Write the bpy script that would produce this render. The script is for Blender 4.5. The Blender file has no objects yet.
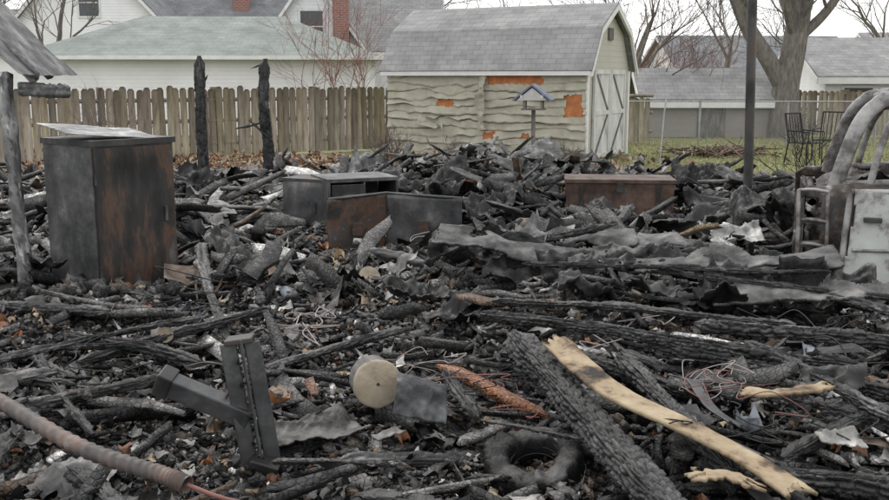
import bpy, math, random
import numpy as np
from mathutils import Vector, Matrix, Euler
random.seed(7); RNG=np.random.default_rng(11)
sc=bpy.context.scene
R=math.radians

# ------------------------------------------------------------------ noise
def _h(ix,iy,iz,seed):
    n=(ix*73856093)^(iy*19349663)^(iz*83492791)^(int(seed)*2654435761 & 0x7fffffff)
    n=n&0xffffffff
    n=((n^(n>>13))*1274126177)&0xffffffff
    n=n^(n>>16)
    n=(n*2246822519)&0xffffffff
    n=n^(n>>13)
    return (n&0xffffff)/float(0xffffff)
def vn(x,y,z=0.0,seed=0):
    x,y,z=np.broadcast_arrays(np.asarray(x,float),np.asarray(y,float),np.asarray(z,float))
    ix=np.floor(x).astype(np.int64); iy=np.floor(y).astype(np.int64); iz=np.floor(z).astype(np.int64)
    fx=x-ix; fy=y-iy; fz=z-iz
    fx=fx*fx*(3-2*fx); fy=fy*fy*(3-2*fy); fz=fz*fz*(3-2*fz)
    r=0
    for a in (0,1):
        for b in (0,1):
            for c in (0,1):
                w=(fx if a else 1-fx)*(fy if b else 1-fy)*(fz if c else 1-fz)
                r=r+w*_h(ix+a,iy+b,iz+c,seed)
    return r*2-1
def fbm(x,y,z=0.0,seed=0,o=4):
    r=0;a=1;t=0
    for i in range(o):
        r=r+a*vn(np.asarray(x)*2**i,np.asarray(y)*2**i,np.asarray(z)*2**i,seed+i*17); t+=a; a*=.5
    return r/t
def ss(a,b,x):
    t=np.clip((x-a)/(b-a),0,1); return t*t*(3-2*t)

# ------------------------------------------------------------------ mesh helpers
def link(o): sc.collection.objects.link(o); return o
def empty(name,loc=(0,0,0),rz=0.0,rot=None):
    e=bpy.data.objects.new(name,None); e.location=loc; e.rotation_euler=rot if rot else (0,0,rz); e.empty_display_size=.2
    return link(e)
def mesh(name,V,F,mat=None,parent=None,loc=(0,0,0),rot=(0,0,0),col=None,smooth=False):
    me=bpy.data.meshes.new(name)
    if isinstance(F,np.ndarray):
        V=np.asarray(V,dtype=np.float32); nf,k=F.shape
        me.vertices.add(len(V)); me.vertices.foreach_set('co',V.ravel())
        me.loops.add(nf*k); me.loops.foreach_set('vertex_index',F.astype(np.int32).ravel())
        me.polygons.add(nf); me.polygons.foreach_set('loop_start',np.arange(0,nf*k,k,dtype=np.int32))
        me.polygons.foreach_set('loop_total',np.full(nf,k,dtype=np.int32))
        me.update(calc_edges=True)
    else:
        me.from_pydata([tuple(v) for v in V],[],F); me.update()
    if col is not None:
        at=me.color_attributes.new('Col','FLOAT_COLOR','POINT')
        c=np.ones((len(me.vertices),4),dtype=np.float32); c[:,:3]=col
        at.data.foreach_set('color',c.ravel())
    if smooth: me.polygons.foreach_set('use_smooth',np.ones(len(me.polygons),dtype=bool))
    if mat: me.materials.append(mat)
    o=bpy.data.objects.new(name,me); o.location=loc; o.rotation_euler=rot
    if parent: o.parent=parent
    return link(o)
def box(name,lo,hi,mat,parent=None,bev=0.0,rot=(0,0,0),pivot=None):
    c=[(a+b)/2 for a,b in zip(lo,hi)]; h=[(b-a)/2 for a,b in zip(lo,hi)]
    V=[(sx*h[0],sy*h[1],sz*h[2]) for sz in(-1,1) for sy in(-1,1) for sx in(-1,1)]
    F=[(0,2,3,1),(4,5,7,6),(0,1,5,4),(2,6,7,3),(0,4,6,2),(1,3,7,5)]
    o=mesh(name,V,F,mat,parent,loc=c,rot=rot)
    if bev:
        m=o.modifiers.new('b','BEVEL'); m.width=bev; m.segments=2
    return o
def prism(name,prof,x0,x1,mat,parent=None,axis='x'):
    n=len(prof)
    if axis=='x': V=[(x0,p[0],p[1]) for p in prof]+[(x1,p[0],p[1]) for p in prof]
    else: V=[(p[0],x0,p[1]) for p in prof]+[(p[0],x1,p[1]) for p in prof]
    F=[tuple(range(n))[::-1],tuple(range(n,2*n))]+[(i,(i+1)%n,n+(i+1)%n,n+i) for i in range(n)]
    o=mesh(name,V,F,mat,parent)
    import bmesh
    b=bmesh.new(); b.from_mesh(o.data); bmesh.ops.recalc_face_normals(b,faces=b.faces); b.to_mesh(o.data); b.free()
    return o
class Acc:
    def __init__(s): s.V=[];s.F=[];s.C=[];s.n=0
    def add(s,V,F,C=None):
        s.V.append(V); s.F.append(np.asarray(F)+s.n); s.n+=len(V)
        if C is not None: s.C.append(np.broadcast_to(C,(len(V),3)))
    def make(s,name,mat,parent=None,smooth=False):
        return mesh(name,np.concatenate(s.V),np.concatenate(s.F),mat,parent,col=np.concatenate(s.C) if s.C else None,smooth=smooth)
def gridfaces(nx,ny,wrap=False):
    i,j=np.meshgrid(np.arange(nx if wrap else nx-1),np.arange(ny-1))
    i=i.ravel();j=j.ravel();i2=(i+1)%nx
    return np.stack([j*nx+i,j*nx+i2,(j+1)*nx+i2,(j+1)*nx+i],1)
def tube(acc,P,rad,n=6,C=None,flat=1.0):
    P=np.asarray(P,float); rad=np.broadcast_to(np.asarray(rad,float),(len(P),))
    T=np.gradient(P,axis=0); T/=np.linalg.norm(T,axis=1)[:,None]+1e-9
    ref=np.array([0.,0,1]) if abs(T[0][2])<.9 else np.array([1.,0,0])
    if flat!=1.0: ref=np.array([0.,1.,0])
    S=np.cross(T,ref); S/=np.linalg.norm(S,axis=1)[:,None]+1e-9; U=np.cross(S,T)
    a=np.linspace(0,2*math.pi,n,endpoint=False)
    V=P[:,None,:]+rad[:,None,None]*(np.cos(a)[None,:,None]*S[:,None,:]+flat*np.sin(a)[None,:,None]*U[:,None,:])
    acc.add(V.reshape(-1,3),gridfaces(n,len(P),True),C)
def catmull(P,k=12):
    P=np.asarray(P,float); P=np.vstack([2*P[0]-P[1],P,2*P[-1]-P[-2]]); out=[]
    for i in range(1,len(P)-2):
        for t in np.linspace(0,1,k,endpoint=False):
            a,b,c,d=P[i-1:i+3]
            out.append(.5*((2*b)+(-a+c)*t+(2*a-5*b+4*c-d)*t*t+(-a+3*b-3*c+d)*t**3))
    out.append(P[-2]); return np.array(out)

# ------------------------------------------------------------------ materials
def newmat(name,stops,scale=5,rough=.8,bump=.3,bscale=40,metal=0.0,stretch=(1,1,1),attr=False,voro=0,spec=.5,roughvar=0,detail=6,bdist=.01,coord='Object',dust=0):
    m=bpy.data.materials.new(name); m.use_nodes=True; nt=m.node_tree; N=nt.nodes; Lk=nt.links
    b=N['Principled BSDF']; tc=N.new('ShaderNodeTexCoord'); mp=N.new('ShaderNodeMapping'); mp.inputs['Scale'].default_value=stretch
    Lk.new(tc.outputs[coord],mp.inputs['Vector'])
    no=N.new('ShaderNodeTexNoise'); no.inputs['Scale'].default_value=scale; no.inputs['Detail'].default_value=detail; no.inputs['Roughness'].default_value=.62
    Lk.new(mp.outputs[0],no.inputs['Vector'])
    cr=N.new('ShaderNodeValToRGB'); el=cr.color_ramp.elements
    while len(el)<len(stops): el.new(.5)
    for e,(p,c) in zip(el,stops): e.position=p; e.color=(*c,1)
    Lk.new(no.outputs['Fac'],cr.inputs['Fac']); out=cr.outputs[0]
    if attr:
        a=N.new('ShaderNodeVertexColor'); a.layer_name='Col'
        mx=N.new('ShaderNodeMix'); mx.data_type='RGBA'; mx.blend_type='MULTIPLY'; mx.inputs[0].default_value=1
        Lk.new(out,mx.inputs[6]); Lk.new(a.outputs[0],mx.inputs[7]); out=mx.outputs[2]
    if dust:   # pale ash settled on upward faces
        g=N.new('ShaderNodeNewGeometry'); s=N.new('ShaderNodeSeparateXYZ'); Lk.new(g.outputs['Normal'],s.inputs[0])
        m1=N.new('ShaderNodeMapRange'); m1.inputs['From Min'].default_value=.35; m1.inputs['From Max'].default_value=1; Lk.new(s.outputs[2],m1.inputs['Value'])
        n4=N.new('ShaderNodeTexNoise'); n4.inputs['Scale'].default_value=3.2; n4.inputs['Detail'].default_value=12; n4.inputs['Roughness'].default_value=.75; Lk.new(tc.outputs['Object'],n4.inputs['Vector'])
        m2=N.new('ShaderNodeMapRange'); m2.inputs['From Min'].default_value=.44; m2.inputs['From Max'].default_value=.68; m2.inputs['To Max'].default_value=dust; Lk.new(n4.outputs['Fac'],m2.inputs['Value'])
        mu=N.new('ShaderNodeMath'); mu.operation='MULTIPLY'; Lk.new(m1.outputs[0],mu.inputs[0]); Lk.new(m2.outputs[0],mu.inputs[1])
        mx=N.new('ShaderNodeMix'); mx.data_type='RGBA'; mx.inputs[7].default_value=(.30,.29,.28,1); Lk.new(mu.outputs[0],mx.inputs[0]); Lk.new(out,mx.inputs[6]); out=mx.outputs[2]
    Lk.new(out,b.inputs['Base Color'])
    b.inputs['Roughness'].default_value=rough; b.inputs['Metallic'].default_value=metal
    b.inputs['Specular IOR Level'].default_value=spec
    if roughvar:
        n3=N.new('ShaderNodeTexNoise'); n3.inputs['Scale'].default_value=scale*1.7; n3.inputs['Detail'].default_value=5
        Lk.new(mp.outputs[0],n3.inputs['Vector'])
        mr=N.new('ShaderNodeMapRange'); mr.inputs['From Min'].default_value=.3; mr.inputs['From Max'].default_value=.7
        mr.inputs['To Min'].default_value=rough-roughvar; mr.inputs['To Max'].default_value=rough+roughvar
        Lk.new(n3.outputs['Fac'],mr.inputs['Value']); Lk.new(mr.outputs[0],b.inputs['Roughness'])
    if bump:
        n2=N.new('ShaderNodeTexNoise'); n2.inputs['Scale'].default_value=bscale; n2.inputs['Detail'].default_value=5
        Lk.new(mp.outputs[0],n2.inputs['Vector']); h=n2.outputs['Fac']
        if voro:
            v=N.new('ShaderNodeTexVoronoi'); v.feature='DISTANCE_TO_EDGE'; v.inputs['Scale'].default_value=voro
            Lk.new(mp.outputs[0],v.inputs['Vector'])
            mr2=N.new('ShaderNodeMapRange'); mr2.inputs['From Max'].default_value=.12; Lk.new(v.outputs['Distance'],mr2.inputs['Value'])
            ad=N.new('ShaderNodeMath'); ad.operation='ADD'; Lk.new(h,ad.inputs[0]); Lk.new(mr2.outputs[0],ad.inputs[1]); h=ad.outputs[0]
        bp=N.new('ShaderNodeBump'); bp.inputs['Strength'].default_value=bump; bp.inputs['Distance'].default_value=bdist
        Lk.new(h,bp.inputs['Height']); Lk.new(bp.outputs[0],b.inputs['Normal'])
    return m
M={}
M['debris']=newmat('debris_mix',[(.3,(.45,.45,.45)),(.52,(1.1,1.1,1.1)),(.68,(2.4,2.35,2.3))],scale=16,rough=.6,bump=.9,bscale=70,attr=True,roughvar=.22,voro=30,spec=.4,dust=.55)
M['char']=newmat('alligator_char',[(.3,(.5,.5,.51)),(.55,(1,1,1)),(.75,(2.0,2.0,2.0))],scale=9,rough=.45,bump=.7,bscale=120,attr=True,roughvar=.2,spec=.45,dust=.32)
M['sheet']=newmat('burnt_sheet',[(.34,(.35,.35,.36)),(.5,(.85,.85,.85)),(.6,(1.7,1.7,1.68)),(.72,(4.2,4.1,3.9))],scale=6,rough=.5,bump=.5,bscale=50,attr=True,roughvar=.2,detail=11,bdist=.01,spec=.3,dust=.5)
M['steel']=newmat('scorched_steel',[(.3,(.012,.012,.013)),(.46,(.035,.034,.034)),(.56,(.07,.068,.066)),(.66,(.10,.06,.04)),(.8,(.17,.15,.14))],scale=2.6,rough=.5,metal=.35,bump=.2,bscale=18,roughvar=.15,detail=9,stretch=(1,1,.6))
M['steelrust']=newmat('rusting_steel',[(.34,(.018,.017,.017)),(.45,(.04,.034,.03)),(.52,(.11,.054,.032)),(.57,(.06,.045,.038)),(.64,(.05,.048,.046)),(.74,(.24,.23,.22))],scale=4.6,rough=.65,metal=.1,bump=.3,bscale=25,roughvar=.15,detail=12)
M['chestrust']=newmat('rusty_chest_paint',[(.36,(.04,.03,.026)),(.47,(.085,.05,.038)),(.55,(.12,.075,.055)),(.62,(.10,.09,.083)),(.74,(.22,.20,.18))],scale=5,rough=.7,metal=.1,bump=.3,bscale=25,roughvar=.15,detail=12,dust=.3)
M['cabrust']=newmat('heat_stained_door',[(.38,(.014,.013,.013)),(.50,(.034,.030,.028)),(.57,(.10,.056,.036)),(.62,(.055,.045,.04)),(.72,(.15,.145,.14))],scale=2.2,rough=.55,metal=.15,bump=.3,bscale=25,roughvar=.15,detail=12,stretch=(2.2,2.2,.7))
M['greysteel']=newmat('grey_scorched_paint',[(.32,(.025,.025,.026)),(.47,(.065,.066,.068)),(.58,(.11,.11,.11)),(.72,(.26,.25,.24))],scale=4,rough=.5,metal=.2,bump=.25,bscale=30,roughvar=.15,detail=12)
M['carwhite']=newmat('scorched_car_paint',[(.30,(.06,.05,.045)),(.40,(.18,.165,.15)),(.47,(.38,.39,.37)),(.75,(.50,.53,.50))],scale=3.4,rough=.5,metal=.1,bump=.25,bscale=20,detail=12)
M['carpillar']=newmat('scorched_pillar_metal',[(.32,(.04,.035,.032)),(.43,(.13,.12,.11)),(.53,(.27,.265,.26)),(.72,(.46,.45,.44))],scale=6,rough=.5,metal=.3,bump=.3,bscale=30,detail=12)
M['carburnt']=newmat('burnt_car_metal',[(.34,(.014,.012,.012)),(.47,(.045,.04,.036)),(.53,(.10,.07,.052)),(.58,(.13,.125,.12)),(.66,(.42,.41,.39))],scale=6,rough=.55,metal=.15,bump=.4,bscale=30,detail=12)
M['fence']=newmat('weathered_picket',[(.25,(.12,.10,.075)),(.5,(.25,.215,.165)),(.75,(.36,.32,.255))],scale=3,rough=.9,bump=.4,bscale=30,stretch=(5,5,.7),attr=True)
M['greywood']=newmat('grey_old_wood',[(.25,(.05,.05,.048)),(.5,(.15,.14,.13)),(.8,(.28,.26,.24))],scale=6,rough=.9,bump=.5,bscale=40,stretch=(3,3,.5))
M['bark']=newmat('bark',[(.25,(.07,.06,.055)),(.5,(.16,.145,.13)),(.8,(.28,.26,.23))],scale=6,rough=.95,bump=.8,bscale=15,stretch=(2,2,.5),bdist=.04)
M['twig']=newmat('twig_bark',[(.3,(.09,.07,.065)),(.7,(.2,.165,.15))],scale=6,rough=.95,bump=0)
M['redtwig']=newmat('red_twig',[(.3,(.16,.075,.06)),(.7,(.28,.15,.12))],scale=6,rough=.95,bump=0)
M['tanwood']=newmat('tan_wood',[(.36,(.02,.015,.012)),(.43,(.13,.085,.05)),(.5,(.30,.225,.14)),(.62,(.40,.32,.21)),(.8,(.46,.38,.27))],scale=6,rough=.75,bump=.5,bscale=50,detail=11)
M['logend']=newmat('spool_face',[(.3,(.14,.11,.08)),(.45,(.31,.26,.19)),(.7,(.42,.36,.28))],scale=7,rough=.85,bump=.3,bscale=60,detail=10)
M['rubber']=newmat('burnt_rubber',[(.3,(.006,.006,.006)),(.7,(.02,.02,.02))],scale=12,rough=.5,bump=.5,bscale=60,spec=.3)
M['tyre']=newmat('burnt_tyre_rubber',[(.3,(.006,.006,.006)),(.7,(.02,.02,.02))],scale=12,rough=.6,bump=.8,bscale=60,spec=.25,dust=.6)
M['orange']=newmat('sheathing_orange',[(.3,(.26,.10,.04)),(.6,(.50,.19,.07)),(.8,(.62,.33,.15))],scale=5,rough=.85,bump=.3)
M['backing']=newmat('sheathing_board',[(.3,(.10,.08,.06)),(.7,(.20,.17,.13))],scale=5,rough=.85,bump=.3)
M['vinyl']=newmat('melted_vinyl',[(.25,(.25,.235,.18)),(.45,(.38,.365,.29)),(.75,(.47,.46,.38))],scale=3.2,rough=.7,bump=.25,bscale=20,detail=10)
M['whitewood']=newmat('white_painted_door',[(.3,(.18,.17,.16)),(.42,(.48,.48,.46)),(.7,(.66,.66,.64))],scale=3.0,rough=.6,bump=.2,stretch=(1,1,.5),detail=10)
M['whitetrim']=newmat('white_trim',[(.3,(.62,.62,.60)),(.7,(.75,.75,.74))],scale=3.0,rough=.6,bump=0)
M['darktrim']=newmat('dark_trim',[(.3,(.06,.06,.055)),(.7,(.16,.155,.15))],scale=5,rough=.8,bump=.2)
M['glass']=newmat('window_glass',[(.3,(.03,.035,.04)),(.7,(.07,.08,.09))],scale=1,rough=.12,bump=0)
M['blue']=newmat('faded_blue_paint',[(.3,(.10,.12,.2)),(.7,(.22,.24,.30))],scale=8,rough=.7,bump=.2)
M['wirered']=newmat('red_wire',[(.3,(.12,.045,.035)),(.7,(.26,.11,.09))],scale=8,rough=.5,bump=0)
M['wirewhite']=newmat('pale_wire',[(.3,(.2,.18,.17)),(.7,(.4,.35,.33))],scale=8,rough=.5,bump=0)
M['galv']=newmat('galvanised',[(.3,(.25,.26,.27)),(.7,(.42,.43,.44))],scale=8,rough=.5,metal=.5,bump=0)
def siding(name,c,row=.12):
    m=newmat(name,[(.3,tuple(v*.86 for v in c)),(.7,c)],scale=1.2,rough=.6,bump=0)
    nt=m.node_tree;N=nt.nodes;L=nt.links
    tc=N.new('ShaderNodeTexCoord'); sp=N.new('ShaderNodeSeparateXYZ'); L.new(tc.outputs['Object'],sp.inputs[0])
    d=N.new('ShaderNodeMath'); d.operation='DIVIDE'; d.inputs[1].default_value=row; L.new(sp.outputs[2],d.inputs[0])
    f=N.new('ShaderNodeMath'); f.operation='FRACT'; L.new(d.outputs[0],f.inputs[0])
    inv=N.new('ShaderNodeMath'); inv.operation='SUBTRACT'; inv.inputs[0].default_value=1; L.new(f.outputs[0],inv.inputs[1])
    bp=N.new('ShaderNodeBump'); bp.inputs['Distance'].default_value=.03; bp.inputs['Strength'].default_value=.8
    L.new(inv.outputs[0],bp.inputs['Height']); L.new(bp.outputs[0],N['Principled BSDF'].inputs['Normal'])
    return m
M['siding']=siding('white_siding',(.80,.80,.80)); M['beigesiding']=siding('beige_siding',(.42,.41,.34)); M['greysiding']=siding('grey_board_siding',(.25,.235,.21),.2)
def shingle(name,c1,c2,c3):
    m=newmat(name,[(.3,(.7,.7,.7)),(.7,(1.15,1.15,1.15))],scale=1.5,rough=.95,bump=0)
    nt=m.node_tree;N=nt.nodes;L=nt.links
    tc=N.new('ShaderNodeTexCoord'); sp=N.new('ShaderNodeSeparateXYZ'); L.new(tc.outputs['Object'],sp.inputs[0])
    s=N.new('ShaderNodeMath'); s.operation='MULTIPLY'; s.inputs[1].default_value=1.5; L.new(sp.outputs[2],s.inputs[0])
    cb=N.new('ShaderNodeCombineXYZ'); L.new(sp.outputs[0],cb.inputs[0]); L.new(s.outputs[0],cb.inputs[1])
    br=N.new('ShaderNodeTexBrick'); br.inputs['Scale'].default_value=1; br.inputs['Brick Width'].default_value=.28; br.inputs['Row Height'].default_value=.15
    br.inputs['Mortar Size'].default_value=.006; br.inputs['Bias'].default_value=0
    br.inputs['Color1'].default_value=(*c1,1); br.inputs['Color2'].default_value=(*c2,1); br.inputs['Mortar'].default_value=(*c3,1)
    L.new(cb.outputs[0],br.inputs['Vector'])
    mx=N.new('ShaderNodeMix'); mx.data_type='RGBA'; mx.blend_type='MULTIPLY'; mx.inputs[0].default_value=1
    cr=[n for n in N if n.type=='VALTORGB'][0]
    L.new(br.outputs[0],mx.inputs[6]); L.new(cr.outputs[0],mx.inputs[7]); L.new(mx.outputs[2],N['Principled BSDF'].inputs['Base Color'])
    return m
M['shgrey']=shingle('grey_shingle',(.31,.31,.305),(.25,.25,.25),(.17,.17,.17))
M['shgreen']=shingle('green_shingle',(.27,.295,.275),(.24,.265,.245),(.18,.20,.185))
M['shdark']=shingle('slate_shingle',(.22,.23,.24),(.17,.18,.19),(.11,.11,.11))
def brickmat():
    m=newmat('red_brick',[(0,(1,1,1)),(1,(1,1,1))],bump=0); nt=m.node_tree;N=nt.nodes;L=nt.links
    tc=N.new('ShaderNodeTexCoord'); sp=N.new('ShaderNodeSeparateXYZ'); L.new(tc.outputs['Object'],sp.inputs[0])
    ad=N.new('ShaderNodeMath'); L.new(sp.outputs[0],ad.inputs[0]); L.new(sp.outputs[1],ad.inputs[1])
    cb=N.new('ShaderNodeCombineXYZ'); L.new(ad.outputs[0],cb.inputs[0]); L.new(sp.outputs[2],cb.inputs[1])
    br=N.new('ShaderNodeTexBrick'); br.inputs['Scale'].default_value=1; br.inputs['Brick Width'].default_value=.22; br.inputs['Row Height'].default_value=.08; br.inputs['Mortar Size'].default_value=.01
    br.inputs['Color1'].default_value=(.30,.12,.09,1); br.inputs['Color2'].default_value=(.22,.09,.07,1); br.inputs['Mortar'].default_value=(.3,.27,.25,1)
    L.new(cb.outputs[0],br.inputs['Vector']); L.new(br.outputs[0],N['Principled BSDF'].inputs['Base Color']); return m
M['brick']=brickmat()

# ------------------------------------------------------------------ terrain
G=[(1.6,8.3,1.3,.6,.18),(-.2,12.2,1.6,1.4,.34),(3.3,10.8,.7,1.2,.36),(1.6,4.2,.9,.8,.24),(-2.0,4.3,.6,.8,.14),(-2.6,5.9,.8,.5,.12),
   (1.3,6.0,1.2,.5,.36),(.2,13.6,1.8,.8,.32),(-3.5,11,1.5,1.5,.22),(2.6,12.8,1.2,.8,.22),(.5,7.2,.6,.5,.18),(.75,10.2,.5,.8,.32),(.5,11.8,.7,.7,.34),(-2.2,9.3,.5,.6,.14)]
def zone(x,y):
    w=fbm(x*.7,y*.7,seed=91,o=4)*1.1
    lim=2.1*ss(1.6,3.4,x)-.15*np.clip(-x,0,8)
    a=1-ss(14.8,15.8,y+w*.7+lim)
    b=1-ss(4.6,6.0,x+w*.6-.2*(10-np.clip(y,0,10)))
    return a*b
def calm(x,y): return np.exp(-(((x+.55)/1.0)**2+((y-7.1)/1.5)**2)**2)
def H(x,y):
    x=np.asarray(x,float); y=np.asarray(y,float)
    h=0
    for gx,gy,sx,sy,a in G: h=h+a*np.exp(-((x-gx)/sx)**2-((y-gy)/sy)**2)
    h=h+(.13*fbm(x*1.3,y*1.3,seed=3,o=5)+.07*np.abs(fbm(x*4,y*4,seed=5,o=3)))*(1-.6*calm(x,y))
    return h*zone(x,y)
def axis(segs):
    out=[]
    for a,b,s in segs: out.append(np.arange(a,b,s))
    return np.concatenate(out+[np.array([segs[-1][1]])])
gx=axis([(-400,-60,40),(-60,-12,4),(-12,-8,.5),(-8,6,.035),(6,12,.5),(12,60,4),(60,401,40)])
gy=axis([(-60,-4,4),(-4,2.5,.3),(2.5,7,.03),(7,17,.06),(17,30,.5),(30,80,5),(80,800,60)])
X,Y=np.meshgrid(gx,gy); Z=H(X,Y)
fine=(np.abs(X+1)<8)&(Y<17.2)
Z=Z+np.where(fine,zone(X,Y)*(.03*fbm(X*22,Y*22,seed=31,o=3)+.025*np.abs(vn(X*9,Y*9,seed=32))),0)-.02
gm=bpy.data.materials.new('ground_surface'); gm.use_nodes=True
nt=gm.node_tree;N=nt.nodes;L=nt.links;bs=N['Principled BSDF']; bs.inputs['Roughness'].default_value=.85; bs.inputs['Specular IOR Level'].default_value=.3
tc=N.new('ShaderNodeTexCoord'); va=N.new('ShaderNodeVertexColor'); va.layer_name='Col'; sp=N.new('ShaderNodeSeparateColor'); L.new(va.outputs[0],sp.inputs[0])
def nz(s,d=8): 
    n=N.new('ShaderNodeTexNoise'); n.inputs['Scale'].default_value=s; n.inputs['Detail'].default_value=d; n.inputs['Roughness'].default_value=.7; L.new(tc.outputs['Object'],n.inputs['Vector']); return n
def rp(n,st):
    c=N.new('ShaderNodeValToRGB'); e=c.color_ramp.elements
    while len(e)<len(st): e.new(.5)
    for a,(p,q) in zip(e,st): a.position=p;a.color=(*q,1)
    L.new(n.outputs['Fac'],c.inputs['Fac']); return c
ash=rp(nz(13,10),[(.3,(.010,.010,.010)),(.44,(.035,.033,.032)),(.53,(.10,.094,.088)),(.61,(.24,.23,.22)),(.72,(.44,.43,.41))])
grass=rp(nz(1.6),[(.3,(.15,.16,.07)),(.5,(.25,.255,.12)),(.7,(.34,.33,.19))])
dirt=rp(nz(6),[(.3,(.09,.065,.045)),(.5,(.2,.155,.11)),(.7,(.34,.27,.2))])
def mix(f,a,b):
    m=N.new('ShaderNodeMix'); m.data_type='RGBA'; L.new(f,m.inputs[0]); L.new(a,m.inputs[6]); L.new(b,m.inputs[7]); return m.outputs[2]
c=mix(sp.outputs[1],grass.outputs[0],dirt.outputs[0]); c=mix(sp.outputs[0],c,ash.outputs[0]); L.new(c,bs.inputs['Base Color'])
bp=N.new('ShaderNodeBump'); bp.inputs['Strength'].default_value=.9; bp.inputs['Distance'].default_value=.03; L.new(nz(45).outputs['Fac'],bp.inputs['Height']); L.new(bp.outputs[0],bs.inputs['Normal'])
zc=zone(X,Y)
def dryf(x,y): return np.clip((1-ss(2.2,4.0,x+.8*fbm(x,y,seed=8)))*(1-ss(19.5,23,y))*(y>10)+.0,0,1)
C=np.stack([zc.ravel(),dryf(X,Y).ravel(),0*zc.ravel()],1)
mesh('ground',np.stack([X.ravel(),Y.ravel(),Z.ravel()],1),gridfaces(len(gx),len(gy)),gm,col=C,smooth=True)

# ------------------------------------------------------------------ debris batches
PAL=[((.014,.014,.015),.36),((.032,.031,.031),.19),((.07,.068,.066),.14),((.16,.155,.15),.12),((.36,.35,.34),.06),((.085,.055,.037),.065),((.19,.08,.038),.010),((.30,.23,.15),.026),((.62,.61,.59),.022)]
pc=np.array([p[0] for p in PAL]); pw=np.array([p[1] for p in PAL]); pw/=pw.sum()
def rotm(yaw,pitch,roll):
    cy,sy,cp,sp_,cr,sr=np.cos(yaw),np.sin(yaw),np.cos(pitch),np.sin(pitch),np.cos(roll),np.sin(roll)
    Rm=np.empty((len(yaw),3,3))
    Rm[:,0,0]=cy*cp; Rm[:,0,1]=cy*sp_*sr-sy*cr; Rm[:,0,2]=cy*sp_*cr+sy*sr
    Rm[:,1,0]=sy*cp; Rm[:,1,1]=sy*sp_*sr+cy*cr; Rm[:,1,2]=sy*sp_*cr-cy*sr
    Rm[:,2,0]=-sp_; Rm[:,2,1]=cp*sr; Rm[:,2,2]=cp*cr
    return Rm
def sticks(acc,P,Ls,Ws,Ts,yaw,pitch,roll,cols,rings=4,jit=.25):
    n=len(P); s=np.linspace(-.5,.5,rings)
    q=np.array([(-.5,-.5),(.5,-.5),(.5,.5),(-.5,.5)])
    V=np.zeros((n,rings,4,3))
    V[...,0]=s[None,:,None]*Ls[:,None,None]
    V[...,1]=q[None,None,:,0]*Ws[:,None,None]; V[...,2]=q[None,None,:,1]*Ts[:,None,None]
    V[...,1]*=1+jit*(RNG.random((n,rings,4))-.5)*2; V[...,2]*=1+jit*(RNG.random((n,rings,4))-.5)*2
    wj=np.minimum(Ws,Ls*.5)
    V[:,0,:,0]+=RNG.normal(0,1,(n,4))*wj[:,None]*.4; V[:,-1,:,0]+=RNG.normal(0,1,(n,4))*wj[:,None]*.4
    tap=.35+.65*RNG.random((n,1,1)); V[:,-1:,:,1]*=tap; 
    V[...,1]+=(RNG.normal(0,.2,(n,rings))*Ws[:,None])[:,:,None]
    V[...,2]+=(RNG.normal(0,.3,(n,1))*(s[None]**2)*Ls[:,None]*.5)[:,:,None]
    V=V.reshape(n,rings*4,3); V=np.einsum('nij,nkj->nki',rotm(yaw,pitch,roll),V)+P[:,None,:]
    f=list(gridfaces(4,rings,True))+[np.array((3,2,1,0)),np.array([(rings-1)*4+k for k in range(4)])]
    f=np.array(f); F=(np.arange(n)[:,None,None]*rings*4+f[None]).reshape(-1,4)
    acc.add(V.reshape(-1,3),F,np.repeat(cols,rings*4,0)*(1+.25*(RNG.random((n*rings*4,1))-.5)))
def flakes(acc,P,S,yaw,pitch,roll,cols,bend=.35,k=4):
    n=len(P); u=np.linspace(-.5,.5,k); U,W=np.meshgrid(u,u)
    V=np.zeros((n,k*k,3)); V[...,0]=U.ravel()*S[:,None]; V[...,1]=W.ravel()*S[:,None]*(.4+.6*RNG.random((n,1)))
    V+=RNG.normal(0,.10,V.shape)*S[:,None,None]
    b=RNG.normal(0,bend,(n,3)); V[...,2]+=S[:,None]*(b[:,:1]*U.ravel()**2*2+b[:,1:2]*W.ravel()**2*2+b[:,2:]*U.ravel()*W.ravel()*2)
    V=np.einsum('nij,nkj->nki',rotm(yaw,pitch,roll),V)+P[:,None,:]
    f=gridfaces(k,k); F=(np.arange(n)[:,None,None]*k*k+f[None]).reshape(-1,4)
    acc.add(V.reshape(-1,3),F,np.repeat(cols,k*k,0))
def lumps(acc,P,S,cols):
    n=len(P); nu,nv=8,5
    a=np.linspace(0,2*math.pi,nu,endpoint=False); b=np.linspace(-1.35,1.35,nv); A_,B_=np.meshgrid(a,b)
    U=np.stack([np.cos(A_)*np.cos(B_),np.sin(A_)*np.cos(B_),np.sin(B_)*.8],-1).reshape(-1,3)
    V=U[None]*S[:,None,None]*(1+RNG.normal(0,.22,(n,nu*nv,1)))*(.6+.6*RNG.random((n,1,3)))
    V=np.einsum('nij,nkj->nki',rotm(RNG.random(n)*6.3,RNG.normal(0,.6,n),RNG.normal(0,.6,n)),V)+P[:,None,:]
    f=gridfaces(nu,nv,True); f=np.concatenate([f,[[0,3,2,1],[0,5,4,3],[0,7,6,5]],np.array([[0,1,2,3],[0,3,4,5],[0,5,6,7]])+nu*(nv-1)])
    acc.add(V.reshape(-1,3),(np.arange(n)[:,None,None]*nu*nv+f[None]).reshape(-1,4),np.repeat(cols,nu*nv,0))
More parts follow.
